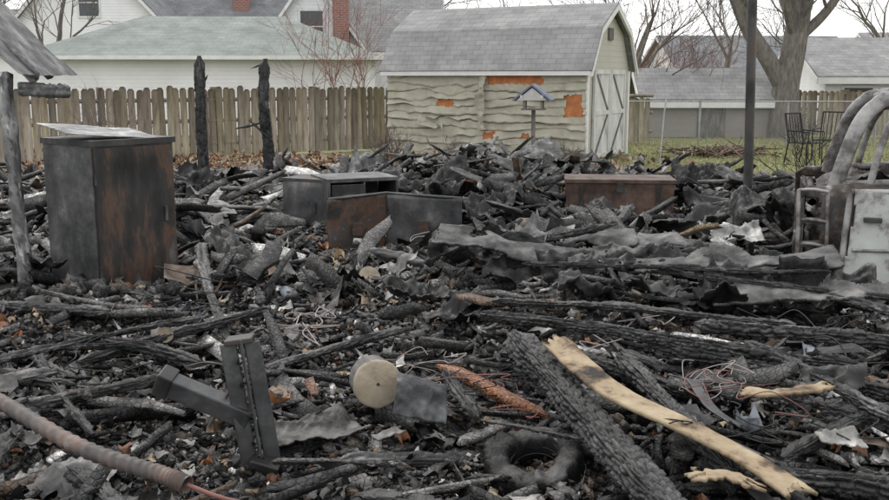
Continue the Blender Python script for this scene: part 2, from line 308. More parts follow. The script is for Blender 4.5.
# places where larger loose pieces would bury a recognisable object: x0,x1,y0,y1
KEEP=[(-1.25,.3,8.2,9.5),(1.1,2.8,9.5,11.6),(.22,.5,3.5,4.0),(-1.25,-.55,3.3,4.15),(-.5,-.12,3.9,4.5),(-1.9,-.6,9.1,10.4),(-3.2,-2.0,6.5,7.9),(2.1,3.9,5.9,7.4)]
def pick(n,ymin,ymax,pad=1.0,power=1.0,big=False):
    xs=[];ys=[];t=0
    while t<n:
        m=max(n*2,16)
        y=ymin+(ymax-ymin)*RNG.random(m)**power
        x=(RNG.random(m)*2-1)*(.5*y+pad)
        k=RNG.random(m)<zone(x,y)*.999
        if big:
            k&=RNG.random(m)>calm(x,y)*.8
            for x0,x1,y0,y1 in KEEP: k&=~((x>x0)&(x<x1)&(y>y0)&(y<y1))
        xs.append(x[k]);ys.append(y[k]);t+=k.sum()
    x=np.concatenate(xs)[:n]; y=np.concatenate(ys)[:n]; return x,y
def cols(n,br=1.0):
    c=pc[RNG.choice(len(pc),n,p=pw)]; return c*(.6+.8*RNG.random((n,1)))*br
acc=Acc()
def scatter(n,y0,y1,L,W,T,lift,steep=.22,power=1.0,big=False):
    x,y=pick(n,y0,y1,power=power,big=big)
    Ls=L[0]*(L[1]/L[0])**RNG.random(n); Ws=W[0]*(W[1]/W[0])**RNG.random(n); Ts=T[0]*(T[1]/T[0])**RNG.random(n)
    P=np.stack([x,y,H(x,y)+RNG.random(n)**1.8*lift],1)
    flow=fbm(x*.5,y*.5,seed=55,o=2)*4
    sticks(acc,P,Ls,Ws,Ts,flow+RNG.normal(0,.9,n),RNG.normal(0,steep,n),RNG.normal(0,.7,n),cols(n))
scatter(2800,2.6,7.0,(.06,.28),(.014,.06),(.007,.028),.10,big=True)
scatter(380,2.6,7.5,(.3,.8),(.04,.11),(.014,.04),.15,.13,big=True)
scatter(17000,2.6,7.5,(.012,.06),(.010,.04),(.006,.03),.06,.5)
scatter(5000,7,15.8,(.08,.4),(.02,.09),(.01,.04),.20,.4,big=True)
scatter(1100,7,15.8,(.3,.9),(.05,.16),(.015,.05),.34,.3,big=True)
scatter(13000,7,15.8,(.025,.12),(.02,.08),(.012,.05),.10,.5)
acc.make('charred_wood_debris',M['debris'])
acc=Acc()
x,y=pick(3600,2.6,7.5); lumps(acc,np.stack([x,y,H(x,y)+.01],1),.012*4.5**RNG.random(3600),cols(3600))
x,y=pick(6500,7,15.8); lumps(acc,np.stack([x,y,H(x,y)+.02],1),.02*5.5**RNG.random(6500),cols(6500))
# rubble banked against the boxes
for cx,cy,sx,sy,n in [(-.55,8.25,.8,.15,130),(-2.6,6.85,.7,.15,90),(2.0,10.35,.8,.15,110),(-1.5,9.35,.6,.2,90)]:
    x=RNG.normal(cx,sx*.6,n);y=RNG.normal(cy,sy,n); lumps(acc,np.stack([x,y,H(x,y)+RNG.random(n)*.10],1),.03*3**RNG.random(n),cols(n))
acc.make('ash_clump_debris',M['debris'])
acc=Acc()
def scf(n,y0,y1,S,lift,b=.35,br=1.1,tl=.35,big=False,pal=None):
    x,y=pick(n,y0,y1,big=big); s=S[0]*(S[1]/S[0])**RNG.random(n)
    P=np.stack([x,y,H(x,y)+.01+RNG.random(n)**1.5*lift],1)
    cc=cols(n,br) if pal is None else np.array(pal)[RNG.integers(0,len(pal),n)]*RNG.uniform(.6,1.1,(n,1))
    flakes(acc,P,s,RNG.random(n)*6.3,RNG.normal(0,tl,n),RNG.normal(0,tl,n),cc,b)
scf(5500,2.6,7.5,(.02,.08),.08); scf(240,2.6,7.5,(.1,.2),.12,tl=.25,big=True)
scf(7000,7,15.8,(.04,.15),.14); scf(350,7,15.8,(.16,.3),.22,tl=.3,big=True)
acc.make('ash_and_shingle_flakes',M['sheet'])
acc=Acc(); SC=[(.42,.30,.18),(.45,.2,.1),(.6,.58,.54),(.5,.4,.28),(.25,.12,.07),(.3,.32,.36)]
scf(420,2.8,7.5,(.025,.09),.10,pal=SC,b=.8); scf(520,7,15.5,(.05,.16),.16,pal=SC,b=.8)
acc.make('coloured_scrap_litter',newmat('scrap',[(.35,(.25,.24,.23)),(.55,(1,1,1))],scale=18,rough=.8,bump=.3,attr=True,detail=8))

# crumpled sheets -----------------------------------------------------
def sheet_arr(w,h,res,amp,fr,seed,rag=.12,curl=0):
    nx=max(8,int(w/res)); ny=max(8,int(h/res))
    u=np.linspace(-.5,.5,nx); v=np.linspace(-.5,.5,ny); U,W=np.meshgrid(u,v)
    x=U*w; y=W*h
    rg=random.Random(seed); a=rg.random()*3.1; xr=x*math.cos(a)+y*math.sin(a); yr=-x*math.sin(a)+y*math.cos(a)
    f1=1-2*np.abs(vn(xr*fr,yr*fr*.4,seed=seed+5)); f2=1-2*np.abs(vn(xr*fr*1.3+7,yr*fr*2.2,seed=seed+6)); f3=1-2*np.abs(vn(xr*fr*4,yr*fr*3,seed=seed+7)); f4=1-2*np.abs(vn(xr*fr*9,yr*fr*7,seed=seed+8))
    z=amp*(f1+.6*f2+.32*f3+.13*f4)
    z=z+curl*(np.abs(W)*2)**3*h*vn(x*2.2,y*0,seed=seed+30)+curl*.5*(np.abs(U)*2)**4*h*vn(y*4,x*0+3,seed=seed+31)
    V=np.stack([x.ravel(),y.ravel(),z.ravel()],1)
    F=gridfaces(nx,ny)
    uu=np.abs(U.ravel()[F].mean(1)-0)*2; ww=np.abs(W.ravel()[F].mean(1))*2
    ed=np.minimum((1-uu)*w,(1-ww)*h)*.5; cen=V[F].mean(1)
    tear=rag*min(w,h)*(.5+.5*fbm(cen[:,0]*6,cen[:,1]*6,seed=seed+9,o=4))*1.6
    F=F[ed>tear*ss(-.3,.3,vn(cen[:,0]*3,cen[:,1]*3,seed=seed+12))]
    return V,F
def place(V,loc,rot): 
    Rm=np.array(Euler(rot).to_matrix()); return V@Rm.T+np.array(loc)
def sheet(name,loc,rot,w,h,amp=.05,fr=4,seed=1,tone=(.05,.05,.05),res=.015,mat='sheet',rag=.18,curl=0,thick=.006):
    V,F=sheet_arr(w,h,res,amp,fr,seed,rag,curl)
    o=mesh(name,V,F,M[mat],loc=loc,rot=rot,col=np.array(tone),smooth=True)
    m=o.modifiers.new('s','SOLIDIFY'); m.thickness=thick
    return o
acc=Acc()
for i in range(280):
    near=i<26
    x,y=pick(1,*( (3.4,7) if near else (7,15.2) ),big=True); x=x[0];y=y[0]
    w=random.uniform(.15,.4) if near else random.uniform(.3,.95); h=w*random.uniform(.35,.8)
    V,F=sheet_arr(w,h,.012 if near else .025,random.uniform(.03,.09)*(.6 if near else 1),random.uniform(3,8),i*13+100,.4,.4)
    t=random.choice([.015,.02,.03,.04,.06,.10,.16]); V=place(V,(x,y,float(H(x,y))+random.uniform(.03,.20)),(random.gauss(0,.35),random.gauss(0,.3),random.uniform(0,6.3)))
    if len(F): acc.add(V,F,np.array([t,t*.98,t*.96]))
acc.make('crumpled_roofing_sheets',M['sheet'],smooth=True)
rs=random.Random(5)
for i,(x,y,z,rx,ry,rz_,w,h,t) in enumerate([
  (.40,6.75,.44,36,5,-8,1.05,.30,.014),(.75,6.4,.34,8,2,-14,1.2,.35,.02),(1.5,6.45,.50,44,-6,-12,.95,.30,.03),(1.45,6.05,.47,20,4,-6,1.3,.32,.014),
  (2.15,5.85,.43,40,-4,-16,1.0,.32,.035),(1.7,5.6,.36,8,5,-9,1.2,.36,.012),(2.5,5.55,.38,30,-8,-22,.9,.36,.018),(.15,6.0,.22,10,-8,14,.7,.3,.018),
  (1.15,5.75,.36,-6,6,-4,.9,.28,.045),(2.25,6.2,.38,14,5,-28,.7,.3,.02),(-.2,6.5,.18,10,8,30,.6,.3,.03),(1.9,6.15,.50,52,8,-10,.6,.24,.05),(.9,6.2,.44,50,-10,-18,.55,.26,.04)]):
    sheet('charred_roofing_sheet',(x,y,z),(R(rx),R(ry),R(rz_)),w,h,.055,rs.uniform(3,6),21+i*17,(t,t*.98,t*.97),rag=.45,res=.012,curl=.45,thick=.009)
# stiffer fallen deck panels lying over the heap
for i,(x,y,z,rx,ry,rz_,w,h,t) in enumerate([(.55,6.55,.54,16,6,-10,1.25,.34,.035),(1.75,5.95,.56,14,-3,-9,1.45,.36,.05),(2.15,5.45,.47,18,-4,-13,1.2,.34,.06),(.95,7.15,.50,20,-6,-4,1.0,.4,.05),(1.95,7.3,.40,18,5,-20,.9,.45,.08)]):
    sheet('fallen_deck_panel',(x,y,z),(R(rx),R(ry),R(rz_)),w,h,.018,2.5,721+i*19,(t,t*.99,t*.98),rag=.30,res=.012,curl=.22,thick=.016)
for i,(x,y,z,rz_,w,h,t) in enumerate([(1.3,7.8,.40,-15,.9,.5,.03),(2.1,8.3,.34,20,.8,.5,.06),(.6,8.3,.36,40,.8,.5,.03),(2.8,9.4,.40,-20,.8,.5,.05),(.65,9.6,.46,10,.9,.5,.03),(3.2,8.7,.42,-40,.8,.5,.03),(.2,10.9,.48,15,.9,.5,.05),(.9,11.9,.58,-10,1.0,.6,.04),(3.2,11.6,.5,20,1.0,.6,.03),(-.4,11.5,.45,30,.9,.6,.08)]):
    sheet('crumpled_metal_sheet',(x,y,z),(R(rs.uniform(5,35)),R(rs.uniform(-15,15)),R(rz_)),w,h,.10,rs.uniform(3,6),321+i*17,(t,t*.98,t*.97),rag=.5,res=.018,curl=.4)
sheet('ash_covered_panel',(2.5,8.35,.33),(R(16),R(0),R(-8)),.6,.4,.03,5,61,(.24,.24,.235),rag=.3,curl=.2)
sheet('fallen_roof_panel',(1.5,15.6,.40),(R(42),R(-14),R(20)),1.0,.8,.03,3,63,(.12,.12,.118),res=.03)
sheet('fallen_roof_panel',(2.7,14.0,.22),(R(9),R(3),R(-8)),1.9,.6,.05,2.5,65,(.03,.03,.03),res=.03)
sheet('bent_metal_sheet',(-.11,4.2,.25),(R(48),R(18),R(15)),.25,.22,.02,5,71,(.055,.057,.06),res=.008,rag=.15,curl=.3)
sheet('bent_metal_sheet',(-.60,4.15,.13),(R(10),R(-6),R(30)),.42,.3,.03,4,73,(.035,.033,.031),res=.01,rag=.4,curl=.3)
sheet('torn_paper_sheet',(-1.05,4.25,.17),(R(12),R(4),R(-30)),.28,.13,.02,7,75,(.20,.19,.18),res=.008,rag=.4,curl=.3)
sheet('torn_paper_sheet',(-.25,4.0,.15),(R(12),R(4),R(50)),.2,.08,.015,7,76,(.20,.19,.18),res=.008,rag=.3,curl=.3)
sheet('torn_paper_sheet',(1.55,3.55,.30),(R(16),R(4),R(20)),.22,.12,.02,7,78,(.30,.29,.27),res=.008,rag=.4,curl=.3)

# ------------------------------------------------------------------ beams with alligator char
def beam_arr(p0,p1,w,h,roll=0,seed=0,cell=.05,res=.008,groove=.013,bend=.02,br=1.0,endr=.12):
    p0=np.array(p0,float);p1=np.array(p1,float);Ln=np.linalg.norm(p1-p0);t=(p1-p0)/Ln
    S=np.cross(t,[0,0,1.]) if abs(t[2])<.95 else np.cross(t,[0,1.,0]); S/=np.linalg.norm(S);U=np.cross(S,t)
    S,U=S*math.cos(roll)+U*math.sin(roll),-S*math.sin(roll)+U*math.cos(roll)
    n=max(8,int(Ln/res)); per=2*(w+h); m=max(12,int(per/res))
    s=np.linspace(0,Ln,n); cc=np.arange(m)/m*per
    a=np.empty(m);b=np.empty(m)
    for i,c_ in enumerate(cc):
        if c_<w: a[i],b[i]=c_-w/2,-h/2
        elif c_<w+h: a[i],b[i]=w/2,c_-w-h/2
        elif c_<2*w+h: a[i],b[i]=w/2-(c_-w-h),h/2
        else: a[i],b[i]=-w/2,h/2-(c_-2*w-h)
    rr=np.sqrt(a*a+b*b); crn=np.abs(np.abs(a)-w/2)+np.abs(np.abs(b)-h/2)
    rnd=.012*(crn<.02)
    SS,CC=np.meshgrid(s,cc,indexing='ij')
    rows=max(4,round(per/(cell*.62))); ch=per/rows
    c2=CC+.6*ch*vn(SS*9,CC*12,seed=seed)+.25*ch*vn(SS*30,CC*30,seed=seed+41)
    s2=SS+.45*cell*vn(SS*16,CC*30,seed=seed+1)
    row=np.floor(c2/ch).astype(np.int64)%rows; fc=(c2/ch)%1
    off=_h(row,row*0,row*0,seed+3); cl=cell*(.7+1.1*_h(row,row*0+5,row*0,seed+3))
    s3=s2/cl+off*7+.5*vn(s2*6,row*1.7,seed=seed+44); col_=np.floor(s3).astype(np.int64); fs=s3%1
    d=np.minimum(np.minimum(fc,1-fc)*ch,np.minimum(fs,1-fs)*cl)
    g=1-ss(0,.009,d); cr=_h(col_,row,row*0,seed+8)
    dep=groove*g*(.5+.5*_h(col_,row,row*0+2,seed+8))+.012*cr+.035*(fbm(SS*5,CC*5,seed=seed+11,o=3)*.5+.3)+rnd[None,:]
    e=np.minimum(SS,Ln-SS); rag=endr*(.4+.6*_h(row,row*0,row*0,seed+4))
    scale=np.clip(1-dep/rr[None,:],.15,1); scale=scale*(.35+.65*ss(0,1,e/rag)) if endr>0 else scale
    A=a[None,:]*scale;B=b[None,:]*scale
    bx=bend*vn(s*1.3,0*s,seed=seed+20)[:,None];bz=bend*vn(s*1.3,0*s+4,seed=seed+21)[:,None]
    P=p0[None,None,:]+SS[...,None]*t+ (A+bx)[...,None]*S+(B+bz)[...,None]*U
    F=gridfaces(m,n,True)
    def cap(o_): 
        return np.array([[o_+i,o_+i+1,o_+m-2-i,o_+m-1-i] for i in range(m//2-1)])
    F=np.concatenate([F,cap(0)[:,::-1],cap((n-1)*m)])
    ashv=ss(0,.5,fbm(SS*2.5,CC*6,seed=seed+30,o=3))
    tone=(.014+.035*cr*cr+.07*ashv*cr)*(1-.7*g)*br
    Cc=np.stack([tone,tone*.99,tone*.985],-1)
    return P.reshape(-1,3),F,Cc.reshape(-1,3)
def beam(name,*a,**k):
    V,F,C=beam_arr(*a,**k); return mesh(name,V,F,M['char'],col=C,smooth=True)
bs_=[ # p0,p1,w,h
 ((.35,4.62,.42),(.82,2.95,.22),.17,.14,.2),((.84,4.5,.36),(1.10,3.3,.26),.12,.10,.1),((.17,5.25,.39),(1.95,4.2,.38),.14,.09,.3),
 ((1.05,4.75,.35),(2.3,3.75,.32),.15,.09,.2),((1.2,4.3,.30),(2.2,3.45,.28),.13,.09,-.2),((1.35,5.0,.40),(2.45,4.5,.40),.15,.09,.1),
 ((1.0,3.6,.2),(2.1,3.05,.24),.15,.11,.3),((-2.3,4.5,.33),(-1.42,5.45,.33),.09,.07,.4),((-2.5,3.9,.2),(-1.35,4.5,.26),.10,.08,0),
 ((-2.2,5.4,.25),(-1.3,4.9,.2),.12,.08,.3),((-1.75,6.6,.42),(-1.25,5.4,.12),.11,.06,.5),((-2.0,5.0,.2),(-1.1,5.9,.25),.12,.08,.2),
 ((.0,4.9,.17),(.16,4.1,.2),.12,.08,.5),((-1.0,5.1,.14),(-.2,5.7,.18),.11,.07,.1),((-2.6,9.0,.25),(-1.75,9.5,.33),.16,.07,.8),
 ((.3,5.7,.38),(1.9,5.0,.40),.12,.06,0),((2.2,5.4,.46),(2.9,4.6,.37),.13,.08,.2),
 ((-1.5,3.6,.18),(-1.0,3.0,.16),.13,.07,.2),((-.35,3.42,.12),(.4,3.15,.15),.13,.08,0),((-3.4,6.3,.2),(-2.1,5.8,.25),.14,.07,0),((1.6,6.8,.5),(2.5,6.3,.42),.14,.07,.3),
 ((.55,4.9,.3),(1.6,3.9,.22),.12,.09,.1),((1.5,4.6,.42),(1.9,3.5,.34),.12,.08,.2),((1.3,3.5,.24),(1.9,3.9,.34),.10,.08,.3),((-2.2,4.9,.28),(-1.5,3.9,.2),.09,.06,.3),
 ((.2,6.9,.42),(1.3,7.1,.62),.14,.08,.3),((1.0,6.9,.30),(1.6,8.1,.62),.12,.08,.2),((.1,10.2,.35),(1.2,10.0,.66),.16,.1,.2),((2.75,10.6,.3),(3.6,9.8,.66),.16,.1,.2),((2.0,12.2,.3),(3.4,12.0,.62),.18,.1,.2),((-.6,12.0,.35),(.9,12.6,.70),.18,.1,.2),((.15,4.0,.20),(.62,3.62,.27),.07,.05,.2),((.5,6.1,.5),(2.3,5.55,.57),.09,.06,.3),((1.3,5.9,.5),(2.6,5.3,.48),.10,.06,.1)]
for i,(a,b,w,h,r) in enumerate(bs_):
    beam('charred_beam',a,b,w,h,roll=r,seed=100+i*37,br=1.0+.9*(i%3==1),res=.007 if i<7 else .010,cell=.05 if i<7 else .05,groove=.018 if i<7 else .014)
acc=Acc()
for i in range(170):
    near=i<34
    x,y=pick(1,*((3.2,7) if near else (7,15.4)),big=True); x=x[0];y=y[0]
    Ln=random.uniform(.4,1.0) if near else random.uniform(.5,1.6); yaw=random.uniform(0,3.14); pt=random.gauss(0,.08 if near else .24)
    d=np.array([math.cos(yaw)*math.cos(pt),math.sin(yaw)*math.cos(pt),math.sin(pt)])*Ln/2
    c_=np.array([x,y,float(H(x,y))+random.uniform(.05,.13 if near else .25)])
    V,F,C=beam_arr(c_-d,c_+d,random.uniform(.07,.14)if near else random.uniform(.09,.2),random.uniform(.04,.09),roll=random.gauss(0,.5),seed=900+i*11,res=.012 if near else .026,cell=.05 if near else .08,br=random.choice([.7,1,1.8,3]))
    acc.add(V,F,C)
acc.make('charred_board_pile',M['char'],smooth=True)

def post(name,x,y,z1,w,seed,stubs=()):
    e=empty(name,(x,y,0))
    V,F,C=beam_arr((0,0,-.1),(0.02,0,z1),w,w*.8,seed=seed,cell=.07,res=.015,groove=.014,endr=.25,bend=.03)
    mesh('shaft',V,F,M['char'],e,col=C,smooth=True)
    for i,(a,b) in enumerate(stubs):
        V,F,C=beam_arr(a,b,.08,.06,seed=seed+i,res=.02); mesh('stub_%d'%i,V,F,M['char'],e,col=C,smooth=True)
post('burnt_post',-3.5,13.9,2.02,.18,501,[((-.1,0,1.45),(.1,0,1.75))])
post('burnt_post',-2.5,13.4,1.97,.18,531,[((-.42,-.05,1.0),(.02,0,1.1)),((-.1,-.05,.1),(.3,.1,.75)),((.02,0,1.9),(-.18,0,1.82)),((-.2,-.05,1.15),(.1,-.04,.85))])

# ------------------------------------------------------------------ porch corner left
e=empty('burnt_porch_corner',(-3.2,7.1,0))
V,F,C=beam_arr((.02,0,-.05),(-.03,0,1.75),.12,.12,seed=77,cell=.3,groove=.003,res=.02,bend=.01,br=7,endr=.02); mesh('post',V,F,M['char'],e,col=C,smooth=True)
V,F,C=beam_arr((-.55,-.06,2.45),(.22,-.02,1.68),.05,.14,seed=78,cell=.3,groove=.003,res=.02,br=5,endr=.03); mesh('rafter',V,F,M['char'],e,col=C,smooth=True)
V,F,C=beam_arr((-.6,.5,2.4),(.15,.45,1.72),.05,.12,seed=79,cell=.3,groove=.003,res=.02,br=3.0,endr=.03); mesh('back_rafter',V,F,M['char'],e,col=C,smooth=True)
V,F,C=beam_arr((.20,-.25,1.64),(.17,.7,1.6),.05,.14,seed=80,cell=.3,groove=.003,res=.02,br=4,endr=.03); mesh('eave_board',V,F,M['char'],e,col=C,smooth=True)
V,F,C=beam_arr((-.8,.0,1.5),(.0,.03,1.42),.05,.13,seed=81,cell=.1,groove=.006,res=.02,br=1.5,endr=.03); mesh('rail',V,F,M['char'],e,col=C,smooth=True)
V,F=sheet_arr(1.15,1.1,.04,.012,2,90,.03); V=place(V,(-.18,.2,2.13),(0,R(45),0)); mesh('roof_deck',V,F,M['sheet'],e,col=np.array((.08,.08,.08)),smooth=True)

# ------------------------------------------------------------------ cabinets
def dented(name,lo,hi,mat,parent,amp=.012,seed=0,res=.04):
    lo=np.array(lo,float);hi=np.array(hi,float);d=hi-lo
    A=Acc()
    for ax in range(3):
        for sgn in (0,1):
            u,v=[k for k in range(3) if k!=ax]
            nu=max(2,int(d[u]/res));nv=max(2,int(d[v]/res))
            if d[ax]>0:
                gu,gv=np.meshgrid(np.linspace(0,1,nu),np.linspace(0,1,nv))
                P=np.zeros((gu.size,3));P[:,u]=lo[u]+gu.ravel()*d[u];P[:,v]=lo[v]+gv.ravel()*d[v];P[:,ax]=(hi if sgn else lo)[ax]
                edge=np.minimum(np.minimum(gu,1-gu),np.minimum(gv,1-gv)).ravel()
                k=ss(0,.15,edge)*(1 if d[u]>.1 and d[v]>.1 else 0)
                P[:,ax]+=amp*k*vn(P[:,0]*3+seed,P[:,1]*3,P[:,2]*3,seed)
                F=gridfaces(nu,nv); A.add(P,F if (sgn^(ax==1)) else F[:,::-1])
    return A.make(name,mat,parent)
e=empty('scorched_metal_cabinet',(-2.63,7.1,-.04),R(51.5))
dented('body',(0,0,.04),(.72,.68,1.28),M['greysteel'],e,.02,5)
dented('door',(.012,-.022,.07),(.705,-.003,1.225),M['cabrust'],e,.016,8)
dented('top_band',(-.012,-.03,1.24),(.732,.692,1.285),M['steel'],e,.004)
box('bottom_rim',(-.01,-.012,.0),(.73,.69,.05),M['steel'],e,.004)
box('latch',(.60,-.045,.62),(.62,-.024,.74),M['greysteel'],e,.004)
for k in range(2): box('hinge_%d'%k,(.0,-.032,.25+.7*k),(.02,-.024,.33+.7*k),M['steel'],e,.003)
V,F=sheet_arr(.76,.60,.02,.004,3,95,.02); V=place(V,(.30,.34,1.335),(R(6),R(5),R(-8))); o=mesh('buckled_lid',V,F,M['sheet'],e,col=np.array((.25,.25,.25)),smooth=True); o.modifiers.new('s','SOLIDIFY').thickness=.008
e=empty('burnt_drawer_cabinet',(-1.2,9.75,.02),R(24))
dented('left_side',(0,0,0),(.03,.62,.66),M['greysteel'],e,.01,7)   
dented('body_back',(0.031,.56,0.041),(.749,.60,.619),M['steel'],e,.004,9)
for k,(z0,z1) in enumerate([(0,.04),(.31,.35),(.62,.66)]): box('rail_%d'%k,(0.031,-.005,z0),(.78,.61,z1),M['greysteel'],e,.004)
box('right_side',(.75,0,.04),(.78,.55,.30),M['steel'],e,.003); box('right_side_top',(.75,0,.36),(.78,.55,.615),M['steel'],e,.003)
box('divider',(.39,0,.355),(.41,.55,.615),M['greysteel'],e,.003)
box('drawer_front',(.04,-.03,.37),(.38,-.006,.6),M['steel'],e,.004); box('handle',(.15,-.05,.48),(.27,-.031,.5),M['greysteel'],e,.003)
dented('lower_door',(.04,-.03,.05),(.38,-.006,.30),M['greysteel'],e,.005,3)
e2=empty('burnt_side_locker',(-1.73,10.15,-.03),R(-24))
dented('shell',(0,0,0),(.50,.42,.68),M['greysteel'],e2,.02,4); box('rim',(-.008,-.008,.655),(.508,.428,.69),M['steel'],e2,.004); box('door_gap',(.05,-.006,.06),(.45,-.001,.62),M['greysteel'],e2); box('handle',(.4,-.03,.33),(.42,-.007,.44),M['steel'],e2,.003)
e=empty('open_metal_box',(-.56,9.1,-.04))
def panel(nm,a,b,z0,z1,mat,seed):
    a=np.array(a);b=np.array(b);n=30;k=20
    U,W=np.meshgrid(np.linspace(0,1,n),np.linspace(0,1,k)); P=np.zeros((U.size,3))
    nrm=np.array([-(b-a)[1],(b-a)[0]]);nrm=nrm/np.linalg.norm(nrm)
    dd=.02*vn(U.ravel()*3,W.ravel()*3,seed=seed)
    P[:,0]=a[0]+(b-a)[0]*U.ravel()+nrm[0]*dd;P[:,1]=a[1]+(b-a)[1]*U.ravel()+nrm[1]*dd;P[:,2]=z0+(z1-z0)*W.ravel()
    o=mesh(nm,P,gridfaces(n,k),mat,e,smooth=True); o.modifiers.new('s','SOLIDIFY').thickness=.02
panel('left_panel',(-.50,-.50),(0,0),0,.66,M['steelrust'],2)
panel('right_panel',(0,0),(.72,-.26),0,.64,M['greysteel'],3)
panel('front_lip',(-.50,-.50),(.2,-.75),0,.06,M['steel'],4); panel('side_lip',(.2,-.75),(.72,-.26),0,.06,M['steel'],6)
mesh('floor',[(-.5,-.50,.03),(.2,-.75,.03),(.72,-.26,.03),(0,0,.03)],[(0,1,2,3)],M['steel'],e)
A=Acc(); tube(A,[(-.5,-.50,.66),(0,0,.66),(.72,-.26,.64)],.014,6); A.make('top_rim',M['greysteel'],e)
for k,(xx,yy) in enumerate([(-.25,-.29),(.36,-.16)]): box('bracket_%d'%k,(xx-.05,yy-.05,.3),(xx+.05,yy-.03,.42),M['steelrust'],e,.004)
e=empty('rusty_metal_chest',(1.38,10.75,.12),R(-6))
dented('body',(0,0,0),(1.2,.6,.42),M['chestrust'],e,.03,12); dented('lid',(-.02,-.02,.422),(1.22,.62,.46),M['chestrust'],e,.012,3)
box('latch',(.56,-.045,.32),(.64,-.031,.42),M['steel'],e,.004)
for k in (0.15,1.0): box('strap',(k,-.036,.0),(k+.04,-.025,.41),M['steel'],e,.003)

A=Acc(); tube(A,[(3.25,10.1,-.1),(3.2,10.1,1.5),(3.13,10.1,3.6),(3.1,10.1,4.4)],[.05,.05,.048,.048],12); 
e=empty('steel_utility_mast'); A.make('pipe',M['steel'],e,True)
A=Acc(); tube(A,[(3.25,10.1,.25),(3.25,10.1,.33)],.075,12); tube(A,[(3.13,10.1,3.4),(3.13,10.1,3.46)],.07,12); A.make('collars',M['steel'],e,True)

# ------------------------------------------------------------------ foreground items
e=empty('steel_hitch_bracket',(-.82,3.92,.0))
def bar(nm,a,b,w,h,mat,roll=0,par=None):
    a=Vector(a);b=Vector(b);d=b-a; o=box(nm,(-w/2,-h/2,0),(w/2,h/2,d.length),mat,par or e,.006)
    o.data.transform(Matrix.Translation((0,0,d.length/2)));o.location=a
    o.rotation_euler=(d.to_track_quat('Z','Y')@Euler((0,0,roll)).to_quaternion()).to_euler(); return o
bar('upright_web',(.03,0,.02),(-.05,0,.62),.10,.012,M['greysteel'],.3)
bar('upright_flange_l',(-.015,-.03,.02),(-.095,-.03,.60),.012,.07,M['greysteel'],.3)
bar('upright_flange_r',(.08,.0,.02),(.0,.0,.60),.012,.07,M['greysteel'],.3)
bar('arm',(-.36,-.02,.42),(-.02,.0,.26),.085,.085,M['greysteel'],.2)
bar('arm_socket',(-.40,-.02,.44),(-.34,-.02,.412),.105,.105,M['steel'],.2)
bar('brace',(-.2,.01,.22),(-.07,.01,.44),.05,.012,M['greysteel'],.2)
bar('foot_plate',(-.02,-.03,.06),(.10,-.03,.02),.12,.10,M['steel'],.1)
A=Acc()
for (x,z) in [(.01,.16),(-.005,.28),(-.03,.42),(.03,.09),(-.04,.52)]: tube(A,[(x,-.05,z),(x,-.02,z)],.016,8)
A.make('bolts',M['steel'],e)
box('top_cap',(-.11,-.045,.595),(.01,.045,.62),M['steel'],e,.006,rot=(0,R(-8),0))

def spool(name,c,axis_,r,Ln,seed=1):
    e=empty(name,c); ax=Vector(axis_).normalized(); e.rotation_euler=ax.to_track_quat('Z','Y').to_euler()
    n=48;a=np.linspace(0,2*math.pi,n,endpoint=False); ra=r*(1+.03*vn(np.cos(a)*3,np.sin(a)*3,seed=seed))
    A=Acc(); prof=[(.07,.001),(.12,.0),(.90,.0),(.97,-.006),(1,-.02),(.985,-.03),(.2,-.032)]
    V=np.stack([np.stack([ra*q*np.cos(a),ra*q*np.sin(a),dz+.003*vn(np.cos(a)*q*9,np.sin(a)*q*9,seed=3)],-1) for q,dz in prof]).reshape(-1,3)
    A.add(V,gridfaces(n,len(prof),True)); A.make('front_flange',M['logend'],e,True)
    k=12; z=np.linspace(-.03,-Ln,k); rr=r*.93*(1+.03*vn(a[None,:]*3,z[:,None]*40,seed=seed+2)); rr[-1]*=.3
    V=np.stack([rr*np.cos(a),rr*np.sin(a),np.repeat(z[:,None],n,1)],-1).reshape(-1,3)
    mesh('drum',V,gridfaces(n,k,True),M['greywood'],e,smooth=True)
    V=np.array([(0,0,-.006)]+[(r*.09*math.cos(t),r*.09*math.sin(t),-.006) for t in np.linspace(0,6.283,17)]); mesh('hub_plug',V,[(0,i,i+1) for i in range(1,17)],M['steel'],e)
spool('wooden_cable_spool',(-.315,4.34,.27),(.22,-1,.16),.118,.26,1)
def log(name,c,axis_,r,Ln,seed=1):
    e=empty(name,c); ax=Vector(axis_).normalized(); e.rotation_euler=ax.to_track_quat('Z','Y').to_euler()
    n=36;k=10;a=np.linspace(0,2*math.pi,n,endpoint=False)
    z=np.linspace(0,-Ln,k); rr=r*(1+.05*vn(np.cos(a)*2,np.sin(a)*2,seed=seed)[None,:]+.04*vn(a[None,:]*4,z[:,None]*20,seed=seed+2)); rr[0]*=.96
    V=np.stack([rr*np.cos(a),rr*np.sin(a),np.repeat(z[:,None],n,1)],-1).reshape(-1,3)
    mesh('bark_side',V,gridfaces(n,k,True),M['greywood'],e,smooth=True)
    rad=np.linspace(.02,.96,8)[:,None]*r*(1+.05*vn(np.cos(a)*2,np.sin(a)*2,seed=seed)[None,:])
    V=np.stack([rad*np.cos(a),rad*np.sin(a),.002+.003*vn(rad*60,a[None]*1,seed=5)],-1).reshape(-1,3)
    mesh('cut_face',V,gridfaces(n,8,True),M['logend'],e,smooth=True)
log('cut_log',(-1.62,5.35,.24),(.5,-1,.3),.05,.22,9)
log('cut_log',(-.6,7.5,.14),(.4,-1,.9),.09,.12,13)

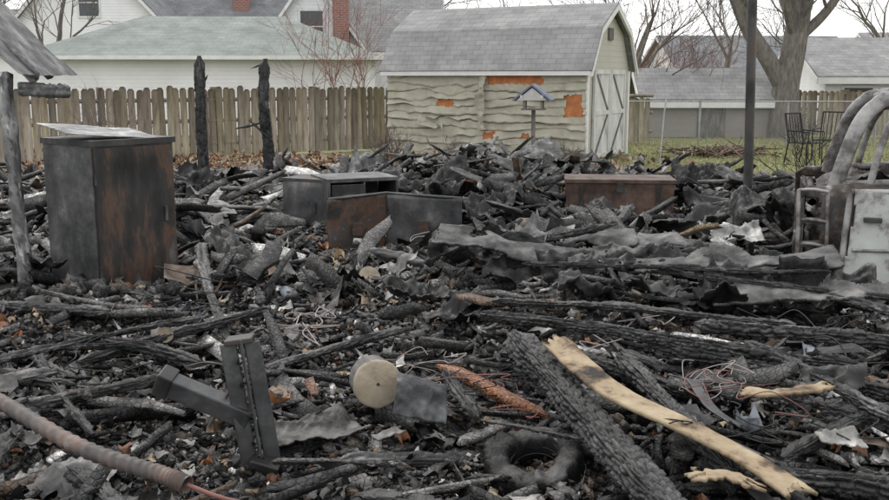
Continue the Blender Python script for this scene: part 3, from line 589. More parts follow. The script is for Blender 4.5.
e=empty('burnt_tyre',(.38,3.80,.10),0); e.rotation_euler=(R(15),R(-8),0)
n=72;k=22;a=np.linspace(0,2*math.pi,n,endpoint=False);b=np.linspace(0,2*math.pi,k,endpoint=False)
Aa,Bb=np.meshgrid(a,b); tr=.054*(1+.12*np.sign(np.sin(Aa*36))*(np.cos(Bb)>.45)+.12*vn(np.cos(Aa)*5,np.sin(Aa)*5,np.sin(Bb)*2,seed=8)); Rr=.160+.014*vn(np.cos(Aa)*2,np.sin(Aa)*2,seed=4)
sq=lambda t:np.sign(t)*np.abs(t)**.55
V=np.stack([(Rr+tr*sq(np.cos(Bb)))*np.cos(Aa),(Rr+tr*sq(np.cos(Bb)))*np.sin(Aa),tr*1.2*sq(np.sin(Bb))+.016*vn(np.cos(Aa)*3,np.sin(Aa)*3,seed=6)],-1).reshape(-1,3)
F=gridfaces(n,k,True); j=np.arange(n); F=np.concatenate([F,np.stack([(k-1)*n+j,(k-1)*n+(j+1)%n,(j+1)%n,j],1)])
mesh('tread',V,F,M['tyre'],e,smooth=True)
A=Acc(); 
for q in range(3):
    an=np.linspace(0,6.28,40); tube(A,np.stack([(.11-.008*q)*np.cos(an),(.11-.008*q)*np.sin(an),.04-.03*q+0*an],1),.003,5)
A.make('bead_wire',M['steel'],e)

def ribbon(name,pts,w,th,mat,roll=0,k=16,seed=1,wv=.10):
    P=catmull(pts,k);T=np.gradient(P,axis=0);T/=np.linalg.norm(T,axis=1)[:,None]
    S=np.cross(T,[0,0,1.]);S/=np.linalg.norm(S,axis=1)[:,None];U=np.cross(S,T)
    rl=roll if np.ndim(roll) else np.full(2,roll)
    rl=np.interp(np.linspace(0,1,len(P)),np.linspace(0,1,len(rl)),rl)[:,None]
    S,U=S*np.cos(rl)+U*np.sin(rl),-S*np.sin(rl)+U*np.cos(rl)
    m=11;uu=np.linspace(-.5,.5,m); n=len(P); t=np.arange(n)
    eL=-.5*(1+wv*vn(t*.35,0*t,seed=seed)); eR=.5*(1+wv*vn(t*.35,0*t+5,seed=seed))
    f=(uu+.5)[None,:]; W=(eL[:,None]*(1-f)+eR[:,None]*f)*w
    V=P[:,None]+W[...,None]*S[:,None]
    V[0]+=T[0]*(RNG.normal(0,.25,m)*w)[:,None]; V[-1]+=T[-1]*(RNG.normal(0,.25,m)*w)[:,None]
    o=mesh(name,V.reshape(-1,3),gridfaces(m,n),mat,smooth=False); o.modifiers.new('s','SOLIDIFY').thickness=th; return o
ribbon('pale_trim_board',[(.52,4.32,.50),(.60,4.05,.46),(.72,3.8,.415),(.95,3.53,.37),(1.13,3.33,.32),(1.25,3.15,.27)],.125,.016,M['tanwood'],[-.15,-.1,0,.1,.0],k=20,wv=.05)
ribbon('scorched_trim_board',[(.66,4.2,.40),(.82,3.87,.35),(1.07,3.62,.30),(1.24,3.42,.27)],.08,.014,M['darktrim'],.2)
ribbon('splintered_board',[(1.25,3.85,.40),(1.42,3.80,.42),(1.62,3.86,.43)],.08,.014,M['tanwood'],[-.2,.1,0],seed=3,wv=.4)
ribbon('splintered_board',[(.90,3.22,.30),(1.0,3.22,.31),(1.1,3.17,.29)],.09,.012,M['tanwood'],.1,seed=5,wv=.4)
ribbon('curled_metal_strip',[(1.02,4.15,.38),(1.08,4.0,.40),(1.1,3.75,.37),(1.16,3.6,.35)],.06,.006,M['greysteel'],.3,seed=7)
ribbon('curled_metal_strip',[(-.15,4.9,.2),(-.05,4.8,.24),(.1,4.85,.22)],.05,.006,M['greysteel'],.4,seed=9)
ribbon('curled_metal_strip',[(-1.3,4.7,.25),(-1.15,4.6,.30),(-1.0,4.65,.22)],.05,.006,M['greysteel'],.4,seed=19)

hm=newmat('hose_sleeve',[(.3,(.03,.028,.027)),(.5,(.095,.083,.078)),(.62,(.16,.105,.085)),(.74,(.22,.21,.20))],scale=7,rough=.6,bump=.4,detail=9)
e=empty('corrugated_hose'); P=catmull([(-2.1,4.0,.38),(-1.81,3.72,.40),(-1.33,3.29,.38),(-.98,3.12,.345),(-.88,3.07,.33)],60)
n=len(P); ph=np.arange(n)*1.1; A=Acc(); tube(A,P,.030+.003*np.sin(ph),14); A.make('sleeve',hm,e,True)
A=Acc(); tube(A,catmull([P[-1],(-.75,3.03,.30),(-.6,3.0,.28),(-.45,2.98,.25)],10),.008,8); A.make('inner_cable',M['wirered'],e,True)
A=Acc(); tube(A,[P[-3],P[-1]+(P[-1]-P[-3])*.6],.034,14); A.make('ferrule',M['steel'],e,True)

def wire(name,c,r,nl,mat,seed,spread):
    rg=np.random.default_rng(seed);A=Acc()
    for _ in range(nl):
        P=[np.array(c)+rg.normal(0,spread*.3,3)*[1,1,.3]]
        for _ in range(6): P.append(P[-1]+rg.normal(0,spread*.5,3)*[1,1,.35])
        P=np.array(P); P[:,2]=np.maximum(P[:,2],H(P[:,0],P[:,1])+.06); tube(A,catmull(P,10),r,5)
    A.make(name,M[mat],None,True)
wire('red_wires',(.28,4.1,.3),.0022,3,'wirered',3,.12); wire('red_wires',(1.2,4.0,.42),.0022,3,'wirered',8,.16)
wire('loose_wires',(1.3,4.1,.42),.0022,5,'wirewhite',5,.16); wire('loose_wires',(1.4,3.6,.38),.003,6,'rubber',6,.18)
wire('loose_wires',(.25,4.3,.34),.003,4,'rubber',12,.15); wire('loose_wires',(-1.5,4.4,.35),.003,5,'rubber',14,.2)
wire('loose_wires',(-.2,4.7,.25),.0025,4,'wirewhite',15,.15)
for q,(wx,wy) in enumerate([(.9,5.3),(1.9,4.6),(-.9,5.8),(-1.8,6.2),(.3,8.0),(1.6,7.4),(2.3,6.9),(-.3,10.6)]): wire('loose_wires',(wx,wy,float(H(wx,wy))+.2),.004,4,'rubber' if q%2 else 'wirewhite',40+q,.25)

# ------------------------------------------------------------------ burnt vehicle
e=empty('burnt_out_car',(2.60,7.02,0),R(-20))
def top(x): return np.interp(x,[0,.08,.35,3.3,4.2,4.4],[.86,.92,.95,.97,.86,.7])
def bot(x):
    b_=np.full_like(x,.18)
    for cx in (1.0,3.5): 
        d=np.abs(x-cx); b_=np.where(d<.38,np.maximum(b_,.3+np.sqrt(np.maximum(.38**2-d**2,0))),b_)
    return b_
for nm,y0,sg in(('near_side',0,-1),('far_side',1.65,1)):
    xs=np.linspace(0,4.4,220);k=34;W=np.linspace(0,1,k)[:,None];zt=top(xs)[None]+.012*vn(xs*9,0*xs,seed=12)[None];zb=bot(xs)[None]
    zz=zb+(zt-zb)*W;yy=y0+sg*(.06*np.sin(W*math.pi)+.018*vn(xs[None]*6,zz*6,seed=4)+.008*vn(xs[None]*17,zz*15,seed=5))+.1*ss(4.0,4.4,xs)[None]*-sg
    V=np.stack([np.repeat(xs[None],k,0),yy,zz],-1).reshape(-1,3); F=gridfaces(220,k)
    cn=V[F].mean(1); jj=.012*fbm(cn[:,0]*14,cn[:,2]*14,seed=9,o=3)
    keep=~((cn[:,0]>.05+jj)&(cn[:,0]<.17+jj)&(((cn[:,2]>.70+jj)&(cn[:,2]<.84+jj))|((cn[:,2]>.52)&(cn[:,2]<.64+jj))|((cn[:,2]>.32+jj)&(cn[:,2]<.46+jj))))
    o=mesh(nm,V,F[keep],M['carburnt'],e,smooth=True); o.modifiers.new('s','SOLIDIFY').thickness=.02
A=Acc()
for y0 in (.06,1.6):
    s_=1 if y0<1 else -1
    tube(A,catmull([(.26,y0,.88),(.32,y0,1.12),(.40,y0+.05*s_,1.36),(.50,y0+.08*s_,1.50),(.66,y0+.1*s_,1.565),(1.4,y0+.12*s_,1.60),(2.4,y0+.1*s_,1.60),(3.4,y0,.97)],12),.055,12,flat=.4)
    tube(A,catmull([(.50,y0-.02*s_,.93),(.555,y0+.02*s_,1.20),(.63,y0+.06*s_,1.40),(.78,y0+.08*s_,1.475),(1.7,y0+.08*s_,1.50)],10),.026,10,flat=.6)
    tube(A,catmull([(.26,y0,.93),(.9,y0,.965),(1.8,y0,.97)],6),.03,8,flat=.7)
    tube(A,[(1.05,y0,.95),(1.12,y0+.06*s_,1.55)],.045,8,flat=.5)
tube(A,[(.60,.14,1.55),(.60,.8,1.58),(.60,1.52,1.55)],.03,8); tube(A,[(2.5,.14,1.58),(2.5,1.5,1.58)],.035,8)
A.make('pillars_and_rails',M['carpillar'],e,True)
A=Acc(); tube(A,[(.12,.03,.80),(.12,1.62,.80)],.03,8); tube(A,[(0.12,.03,.30),(0.12,1.62,.30)],.05,8); A.make('rear_crossmembers',M['steel'],e,True)
V,F=sheet_arr(1.9,1.35,.05,.012,2,400,.04); V=place(V,(1.55,.82,1.61),(0,0,0)); mesh('roof_panel',V,F,M['sheet'],e,col=np.array((.10,.09,.085)),smooth=True)
V,F=sheet_arr(1.0,1.5,.05,.02,2,401,.02); V=place(V,(3.85,.82,.93),(0,R(8),0)); mesh('bonnet',V,F,M['sheet'],e,col=np.array((.12,.10,.09)),smooth=True)
V,F=sheet_arr(.5,1.5,.05,.02,2,402,.02); V=place(V,(.05,.82,.58),(0,R(90),0)); mesh('tailgate',V,F,M['sheet'],e,col=np.array((.04,.036,.033)),smooth=True)
V,F=sheet_arr(.8,.9,.015,.04,6,403,.2,.2); V=place(V,(.55,.62,.90),(R(6),R(-4),0)); mesh('collapsed_parcel_shelf',V,F,M['sheet'],e,col=np.array((.04,.034,.03)),smooth=True)
box('floor_pan',(.1,.05,.24),(4.2,1.6,.28),M['steel'],e); box('firewall',(3.3,.1,.3),(3.34,1.55,.9),M['steel'],e); box('inner_wing',(.24,.12,.28),(.27,1.5,.86),M['steel'],e)
for k,(xx,yy) in enumerate([(1.0,.1),(3.5,.1),(1.0,1.55),(3.5,1.55)]):
    A=Acc(); tube(A,[(xx,yy-.09,.26),(xx,yy-.08,.26),(xx,yy+.08,.26),(xx,yy+.09,.26)],[.2,.25,.25,.2],24); tube(A,[(xx,yy-.07,.26),(xx,yy-.065,.26),(xx,yy-.04,.26)],[.02,.19,.20],18); A.make('wheel_%d'%k,M['steel'],e,True)
A=Acc()
for z in(.28,.49,.67,.89): tube(A,catmull([(.02,-.03,z),(.12,-.08,z+.015),(.22,-.07,z)],6),.014,6)
for x in(.025,.225): tube(A,catmull([(x,-.05,.2),(x+.01,-.075,.5),(x-.005,-.045,.90)],6),.017,6)
A.make('lamp_frame',M['carpillar'],e,True)
A=Acc()
for yy in(.45,1.15):
    for q in range(5): tube(A,[(1.3+.06*q,yy-.2,.5+.13*q),(1.3+.06*q,yy+.2,.5+.13*q)],.012,5)
    for s_ in(-.2,.2): tube(A,[(1.25,yy+s_,.35),(1.6,yy+s_,1.1)],.015,5)
A.make('seat_frames',M['steelrust'],e)
# open pale door hanging against the side: outer skin with raised frame, handle recess and trim line
V,F=sheet_arr(1.0,.78,.015,.008,2.0,410,.03,.03); V=place(V,(.86,-.20,.52),(R(78),R(4),R(4))); o=mesh('hanging_door',V,F,M['carwhite'],e,smooth=True); o.modifiers.new('s','SOLIDIFY').thickness=.035
A=Acc(); tube(A,catmull([(.36,-.24,.14),(.345,-.20,.5),(.37,-.13,.90)],6),.024,8); tube(A,[(.37,-.13,.90),(1.36,-.10,.93)],.024,8); tube(A,[(.40,-.245,.50),(1.3,-.215,.53)],.012,6); A.make('door_frame',M['carpillar'],e,True)
box('door_handle',(.46,-.235,.70),(.58,-.195,.735),M['steel'],e,.006)

# ------------------------------------------------------------------ garden shed
e=empty('garden_shed',(-1.27,21.7,0),math.atan2(-.4765,.881))
Lx,Ly,EZ=4.70,2.72,1.90; rp_=[(-.14,1.84),(.42,2.70),(1.36,3.22),(2.30,2.70),(2.86,1.84)]
prism('walls',[(0.05,0),(Ly,0),(Ly,EZ),(2.26,2.64),(1.36,3.13),(.46,2.64),(.05,EZ)],.04,Lx-.01,M['beigesiding'],e)
mesh('sheathing',[(0.02,.0,0),(Lx,0,0),(Lx,0,EZ),(.02,0,EZ)],[(0,1,2,3)],M['backing'],e)
th=.05
for i in range(4):
    (a,b),(c_,d_)=rp_[i],rp_[i+1]; dx,dz=c_-a,d_-b; l=math.hypot(dx,dz); nx,nz_=-dz/l*th,dx/l*th
    if nz_<0: nx,nz_=-nx,-nz_
    prism('roof_slope_%d'%i,[(a,b),(c_,d_),(c_+nx*(0 if i in(1,2) else .6),d_+th),(a+nx,b+nz_)],-.12+i*.002,Lx+.16+i*.002,M['shgrey'],e)
for i in range(4):
    (a,b),(c_,d_)=rp_[i],rp_[i+1]
    prism('rake_trim_%d'%i,[(a,b-.10),(c_,d_-.10),(c_,d_+.01),(a,b+.01)],Lx+.12,Lx+.175,M['whitetrim'],e)
box('eave_fascia',(-.1,-.16,1.76),(Lx+.12,-.125,1.85),M['whitetrim'],e,.004)
A=Acc(); rows=12; rh=EZ/rows; nx_=320; xs=np.linspace(0,Lx,nx_)
patches=[(2.5,3.75,1.58,1.93),(1.25,1.65,1.10,1.26),(2.4,2.68,.42,.58),(4.25,4.62,.92,1.38),(3.3,3.5,.5,.58)]
for k,(x0,x1,za,zb) in enumerate(patches): box('bare_patch_%d'%k,(x0-.15,-.006,max(0,za-.1)),(min(Lx,x1+.15),-.002,min(EZ-.01,zb+.1)),M['orange'],e)
def sagf(r):
    s_=fbm(xs*1.1,0*xs+r*.8,seed=71,o=3)*.14+ .07*fbm(xs*3.6,0*xs+r*2.3,seed=72,o=3)-.08*ss(.2,.7,vn(xs*1.4,0*xs+r*5.1,seed=79))
    return s_*(.4+.6*ss(-.4,.3,fbm(xs*.7,0*xs+r*.3,seed=70,o=2)))
for r in range(rows+1):
    z0=r*rh; k=9; W=np.linspace(0,1,k)[:,None]
    s0=sagf(r); s1=sagf(r+1)*.85
    ovl=rh*(1.0+.14*vn(xs*2,0*xs+r*7,seed=83))
    zz=z0+s0[None]+(ovl+s1-s0)[None]*W
    amp=.018+.08*np.clip(fbm(xs*2.6,0*xs+r*2,seed=75,o=3)+.2,0,1)
    prof=np.where(W<.12,W/.12*.6+.4,1-((W-.12)/.88)**.7)
    wr=.016*fbm(xs[None]*11+W*2,W*2+r*3,seed=88,o=3)
    V=np.stack([np.repeat(xs[None],k,0),-np.maximum(.004,amp[None]*prof+wr*(1-W)+.006),np.clip(zz,.0,EZ-.01)],-1).reshape(-1,3)
    F=gridfaces(nx_,k); cn=V[F].mean(1); keep=np.ones(len(F),bool)
    for x0,x1,za,zb in patches:
        j_=.07*fbm(cn[:,2]*12,cn[:,0]*8,seed=77,o=3); keep&=~((cn[:,0]>x0+j_)&(cn[:,0]<x1+j_)&(cn[:,2]>za+j_*.6)&(cn[:,2]<zb+j_*.6))
    A.add(V,F[keep])
A.make('melted_siding',M['vinyl'],e,True)
V,F=sheet_arr(.20,1.15,.02,.03,5,420,.3,.2); V=place(V,(2.40,-.13,1.2),(R(88),0,R(3))); mesh('drooping_siding_strip',V,F,M['vinyl'],e,smooth=True)
V,F=sheet_arr(.9,.3,.02,.04,4,421,.3,.3); V=place(V,(3.6,-.16,.3),(R(80),R(-14),0)); mesh('loose_siding_strip',V,F,M['vinyl'],e,smooth=True)
V,F=sheet_arr(.7,.2,.02,.04,4,423,.3,.3); V=place(V,(1.2,-.14,.75),(R(84),R(12),0)); mesh('loose_siding_strip_b',V,F,M['vinyl'],e,smooth=True)
for k,(y0,y1) in enumerate([(.35,1.35),(1.37,2.37)]):
    box('door_%d'%k,(Lx,y0,.06),(Lx+.035,y1,1.88),M['whitewood'],e,.004)
    box('stile_l_%d'%k,(Lx+.036,y0,.06),(Lx+.05,y0+.09,1.88),M['whitewood'],e); box('stile_r_%d'%k,(Lx+.036,y1-.09,.06),(Lx+.05,y1,1.88),M['whitewood'],e)
    for zi,z in enumerate((.06,.95,1.79)): box('doorrail_%d_%d'%(k,zi),(Lx+.0375,y0+.09,z),(Lx+.052,y1-.09,z+.09),M['whitewood'],e)
    for q,(za,zb) in enumerate(((.15,.95),(1.79,1.04))):
        prism('brace_%d_%d'%(k,q),[(y0+.09,za),(y0+.19,za),(y1-.09,zb),(y1-.19,zb)],Lx+.036,Lx+.045,M['darktrim'],e)
box('door_gap',(Lx,1.351,.06),(Lx+.02,1.369,1.88),M['darktrim'],e)
box('gable_vent',(Lx,1.23,2.5),(Lx+.03,1.50,2.75),M['darktrim'],e)
for y0 in(0.0,Ly-.09): box('corner_board_%d'%int(y0),(Lx-.01,y0-.012,0),(Lx+.03,y0+.09,1.86),M['whitetrim'],e)

e=empty('bird_feeder_on_post',(1.72,18.6,0),R(-15))
box('pole',(-.035,-.035,0),(.035,.035,1.1),M['greywood'],e,.005)
box('tray',(-.22,-.16,1.1),(.22,.16,1.13),M['greywood'],e)
for a in(-.17,.17):
    for b in(-.12,.12): box('leg',(a-.015,b-.015,1.13),(a+.015,b+.015,1.33),M['greywood'],e)
prism('roof_left',[(-.36,1.27),(0,1.56),(0,1.60),(-.38,1.30)],-.24,.24,M['blue'],e,'y'); prism('roof_right',[(0.001,1.56),(.36,1.27),(.38,1.30),(0.001,1.60)],-.24,.24,M['blue'],e,'y')
prism('gable',[(-.3,1.29),(.3,1.29),(0,1.53)],-.2,.2,M['whitewood'],e,'y')
for k,x in enumerate((-.2,0,.2)): box('slat_%d'%k,(x-.02,-.26,1.3+.14*(.3-abs(x))*2),(x+.02,-.245,1.36+.14*(.3-abs(x))*2),M['whitewood'],e)

# ------------------------------------------------------------------ picket fence
def pickets(name,p0,p1,h,w=.145,seed=0):
    e=empty(name); p0=np.array(p0,float);p1=np.array(p1,float);Ln=np.linalg.norm(p1-p0);t=(p1-p0)/Ln;nr=np.array([t[1],-t[0]])
    if nr[1]>0: nr=-nr
    A=Acc(); n=int(Ln/(w+.012)); rg=np.random.default_rng(seed)
    for i in range(n):
        c_=p0+t*((i+.5)*(w+.012)); hh=h+rg.normal(0,.018); off=rg.normal(0,.008); tl=rg.normal(0,.012)
        pr=[(-w/2,0.03),(w/2,.03),(w/2,hh-.05),(w/2-.035,hh),(-w/2+.035,hh),(-w/2,hh-.05)]
        V=[]
        for d in (0,.018):
            for a,z in pr:
                q=c_+t*(a+tl*z)+nr*(off-d); V.append((q[0],q[1],z))
        V=np.array(V); F=np.array([(0,1,2,5),(5,2,3,4),(6,11,8,7),(11,10,9,8)]+[(i_,(i_+1)%6,6+(i_+1)%6,6+i_) for i_ in range(6)])
        g=rg.uniform(.6,1.25); A.add(V,F,np.array([g,g*rg.uniform(.96,1.02),g*rg.uniform(.86,1.02)]))
    A.make('pickets',M['fence'],e)
    A=Acc()
    for z in(.3,.8,1.25):
        a=p0-nr*.05;b=p1-nr*.05; tube(A,[(a[0],a[1],z),(b[0],b[1],z)],.045,4,np.array((.8,.8,.8)))
    for i in range(int(Ln/2.4)+1):
        c_=p0+t*i*2.4-nr*.08; tube(A,[(c_[0],c_[1],0),(c_[0],c_[1],h+.02)],.07,4,np.array((.8,.8,.8)))
    A.make('rails_and_posts',M['fence'],e)
pickets('wooden_picket_fence',(-11,17.0),(-1.0,23.6),1.50,seed=2)
pickets('wooden_picket_fence',(4.6,25.5),(5.6,25.8),1.2,seed=5)
pickets('wooden_picket_fence',(9.6,29),(22,27.5),1.35,seed=6)

# ------------------------------------------------------------------ houses
def win(e,nm,x0,x1,y,z0,z1):
    box(nm+'_frame',(x0-.08,y-.05,z0-.08),(x1+.08,y-.004,z1+.08),M['whitetrim'],e); box(nm+'_pane',(x0,y-.06,z0),(x1,y-.051,z1),M['glass'],e); box(nm+'_bar',(x0,y-.075,(z0+z1)/2-.02),(x1,y-.062,(z0+z1)/2+.02),M['whitetrim'],e)
def gable_parts(e,L_,D,ez,rz_,roof,wall,over=.35,pre=''):
    prism(pre+'walls',[(0,0),(D,0),(D,ez),(D/2,rz_),(0,ez)],0,L_,wall,e)
    sl=(rz_-ez)/(D/2)
    for i,sg in enumerate((-1,1)):
        y0=-over if sg<0 else D+over; z0=ez-over*sl
        prism(pre+'roof_%d'%i,[(y0,z0+.02),(D/2,rz_+.02),(D/2,rz_+.17),(y0,z0+.17)],-over+.002*i,L_+over+.002*i,roof,e)
        box(pre+'fascia_%d'%i,(-over,y0-.03 if sg<0 else y0,z0-.08),(L_+over,y0 if sg<0 else y0+.03,z0+.12),M['whitetrim'],e)
    for k,xx in enumerate((-over-.04,L_+over+.01)):
        for i,y0 in enumerate((-over,D+over)):
            prism(pre+'rake_%d_%d'%(k,i),[(y0,ez-over*sl-.08),(D/2,rz_-.08),(D/2,rz_+.1),(y0,ez-over*sl+.1)],xx,xx+.03,M['whitetrim'],e)
def gable_house(name,loc,rz,*a,**k):
    e=empty(name,loc,rz); gable_parts(e,*a,**k); return e
def chimney(e,x,y,z0,z1,w=.6):
    box('chimney',(x-w/2,y-w/2,z0),(x+w/2,y+w/2,z1),M['brick'],e); box('chimney_cap',(x-w/2-.06,y-w/2-.06,z1),(x+w/2+.06,y+w/2+.06,z1+.12),M['darktrim'],e)
e=empty('white_garage',(-12.3,28.8,0),R(2))
box('walls',(0,0,0),(10,6,2.4),M['siding'],e)
V=[(-.4,-.4,2.36),(10.4,-.4,2.36),(10.4,6.4,2.36),(-.4,6.4,2.36),(2.6,3,3.70),(7.2,3,3.70)]
mesh('hip_roof',V,[(0,1,5,4),(1,2,5),(2,3,4,5),(3,0,4),(0,3,2,1)],M['shgreen'],e)
box('gutter',(-.42,-.48,2.25),(10.42,-.402,2.36),M['whitetrim'],e); box('gutter_right',(10.402,-.4,2.25),(10.46,6.4,2.36),M['whitetrim'],e)
def front_gable(parent,xr,y,width,depth,ez,rz_,roof):
    s=empty('front_wing',(xr,y,0),R(90)); s.parent=parent; gable_parts(s,depth,width,ez,rz_,roof,M['siding'],over=.3); return s
e=gable_house('white_house',(-16.5,44,0),0,10.3,8,3.75,7.6,M['shdark'],M['siding'])
front_gable(e,4.6,-2.6,6.3,4,4.0,7.4,M['shdark'])
win(e,'window',1.1,1.9,-2.6,4.3,5.4); chimney(e,7.2,1.2,4,6.5,.75)
e=gable_house('white_bungalow',(-5.6,37,0),0,5.2,7,2.9,6.4,M['shgrey'],M['siding'])
front_gable(e,2.6,-1.6,3.6,4,2.9,5.4,M['shgrey'])
win(e,'window',.4,1.2,-1.6,3.0,4.1); chimney(e,1.9,-1.95,2.8,5.6,.55)
e=gable_house('grey_outbuilding',(5.9,28.2,0),R(-3),4.0,3.0,1.05,1.85,M['shgrey'],M['greysiding'],over=.2)
box('door',(1.5,-.04,0),(2.3,-.005,.95),M['greywood'],e)
e=gable_house('white_detached_garage',(12.4,31.5,0),R(-4),8,6,1.75,2.95,M['shgrey'],M['siding'])
win(e,'window',.6,1.5,0,.7,1.4)
e=gable_house('distant_house',(15,62,0),R(5),12,8,2.4,4.4,M['shdark'],M['siding']); win(e,'window',3,4,0,1.2,2.2)
e=gable_house('distant_house',(30,66,0),R(-3),12,9,2.6,4.8,M['shgrey'],M['beigesiding'])
e=gable_house('distant_house',(6,70,0),R(3),8,9,2.6,4.5,M['shgrey'],M['siding']); chimney(e,3,4,4,5.6)
e=gable_house('distant_house',(-36,60,0),R(-3),14,9,3.4,6,M['shgrey'],M['siding'])

e=empty('chain_link_fence',(4.3,24.6,0),R(-3)); A=Acc()
for i in range(9): tube(A,[(i*2.2,0,0),(i*2.2,0,1.15)],.028,6)
tube(A,[(0,0,1.13),(17.6,0,1.13)],.02,6)
A.make('posts_and_rail',M['galv'],e,True); A=Acc()
for i in range(-15,251):
    x0=i*.07
    for s_ in(1,-1):
        a=[x0,0,.03] if s_>0 else [x0+1.08,0,.03]; b=[x0+1.08*(1 if s_>0 else 0),0,1.11]
        if a[0]<0 or b[0]<0 or a[0]>17.6 or b[0]>17.6: continue
        tube(A,[a,b],.0022,3)
A.make('wire_mesh',M['galv'],e)
A=Acc(); tube(A,[(4.15,18.4,0),(4.22,18.5,1.0),(4.3,18.6,1.55)],.016,6); A.make('garden_stake',M['galv'],None,True)

# ------------------------------------------------------------------ trees
def tree(name,base,h,r,seed,mat='bark',twig='twig',levels=5,forks=None,spread=.5,ups=.35,nb=(2,4),minr=.004,wob=.12):
    rg=random.Random(seed); e=empty(name,base); A=Acc(); B=Acc()
    def grow(p,d,Ln,r0,lv):
        k=5; P=[np.array(p)]; dd=np.array(d,float)
        for i in range(k):
            dd=dd+np.array([rg.gauss(0,wob),rg.gauss(0,wob),rg.gauss(0,wob*.6)+ups*.12]); dd/=np.linalg.norm(dd); P.append(P[-1]+dd*Ln/k)
        r1=max(minr,r0*.62); rr=np.linspace(r0,r1,k+1)
        tube(A if r0>.03 else B,P,rr,8 if r0>.1 else(5 if r0>.03 else 3))
        if lv<=0: return
        n=rg.randint(*nb)
        for j in range(n+1):
            last=j==0; i_=k if last else rg.randint(2,k); az=rg.uniform(0,6.28); sp_=rg.uniform(.25,.5)*(1 if last else 1.7)*spread*2
            pr=np.cross(dd,[math.cos(az),math.sin(az),.3]); pr/=np.linalg.norm(pr)+1e-9
            nd=dd+pr*sp_; nd/=np.linalg.norm(nd); grow(P[i_],nd,Ln*rg.uniform(.6,.85),max(minr,rr[i_]*(.8 if last else .55)),lv-1)
    if forks:
        for pts,rad,lv in forks:
            P=catmull(pts,8); rr=np.interp(np.linspace(0,1,len(P)),np.linspace(0,1,len(rad)),rad); tube(A,P,rr,14)
            for _ in range(lv[1]):
                i_=rg.randint(int(len(P)*lv[2]),len(P)-1); d=(P[i_]-P[max(0,i_-2)]); d=d/(np.linalg.norm(d)+1e-9)+np.array([rg.gauss(0,.7),rg.gauss(0,.5),rg.gauss(0.1,.3)]); d/=np.linalg.norm(d); grow(P[i_],d,h*.22,rr[i_]*.4,lv[0])
            d=P[-1]-P[-2]; grow(P[-1],d/np.linalg.norm(d),h*.25,rr[-1],lv[0])
    else: grow((0,0,-.1),(0,0,1),h*.33,r,levels)
    if A.V: A.make('trunk_and_limbs',M[mat],e,True)
    if B.V: B.make('twigs',M[twig],e)
tree('forked_oak_tree',(9.9,28.0,0),9,.4,4,forks=[
   ([(0,0,-.1),(-.05,0,.8),(-.0,0,1.6),(.15,0,2.6),(.3,.1,4.2),(.2,.2,6.5)],[.52,.40,.37,.34,.30,.2],(3,6,.5)),
   ([(0,0,1.3),(-.55,0,2.2),(-1.2,.1,3.2),(-1.75,.1,4.6),(-2.1,.2,6.6)],[.26,.24,.22,.2,.15],(3,5,.35)),
   ([(.1,0,2.7),(.9,-.1,3.5),(1.5,-.1,4.4),(2.2,0,5.4)],[.16,.13,.11,.08],(3,4,.3))])
for i,(x,y,h,s) in enumerate([(-20,40,11,1),(-23,44,12,2),(9.5,50,10,3),(14,48,10,5),(20,54,11,6),(27,60,12,7),(12,62,11,8),(31,64,12,10),(-2,56,11,11),(-14,66,14,12),(2.5,60,10,14),(23,46,8,15),(-13.8,33.5,9,16)]):
    tree('bare_tree',(x,y,0),h,h*.02,40+s,levels=4,spread=.55,nb=(2,3),minr=.009)
tree('overhanging_bare_tree',(5.5,30,0),7.5,.12,77,levels=5,spread=.55,nb=(2,3),minr=.006)
def shrub(name,base,h,n,seed,twig='redtwig',lv=3,r=.012):
    rg=random.Random(seed);e=empty(name,base);A=Acc()
    def g(p,d,Ln,r0,l):
        P=[np.array(p,float)];dd=np.array(d,float)
        for i in range(4): dd=dd+np.array([rg.gauss(0,.15),rg.gauss(0,.15),rg.gauss(.02,.1)]);dd/=np.linalg.norm(dd);P.append(P[-1]+dd*Ln/4)
        tube(A,P,np.linspace(r0,r0*.6,5),3)
        if l>0:
            for _ in range(3): i_=rg.randint(1,4);nd=dd+np.array([rg.gauss(0,.5),rg.gauss(0,.5),rg.gauss(.1,.3)]);nd/=np.linalg.norm(nd);g(P[i_],nd,Ln*.65,r0*.6,l-1)
    for i in range(n): g((rg.gauss(0,h*.1),rg.gauss(0,h*.1),0),(rg.gauss(0,.4),rg.gauss(0,.4),1),h*.5,r,lv)
    A.make('stems',M[twig],e)
shrub('bare_red_shrub',(-2.6,27,0),4.6,7,1,lv=3,r=.015); shrub('bare_red_shrub',(-3.6,27.5,0),4.6,6,2,lv=3,r=.015)
shrub('bare_red_shrub',(8.4,33,0),3.6,14,3,lv=4,r=.018); shrub('bare_red_shrub',(7.0,34,0),3.6,12,4,lv=4,r=.018)
shrub('dry_shrub',(-1.1,18.6,0),.9,14,5,'twig'); shrub('dry_shrub',(.1,17.6,0),.7,12,6,'twig'); shrub('dry_shrub',(2.3,17.8,0),.6,10,7,'twig'); shrub('dry_shrub',(-6.0,17.6,0),1.7,7,8,'twig',r=.01)
shrub('charred_shrub',(5.9,15.6,0),1.2,9,9,'rubber',r=.010); shrub('dry_shrub',(9.6,26.2,0),1.2,10,10,'twig'); shrub('charred_shrub',(3.9,9.0,.1),1.0,7,29,'rubber',r=.008)

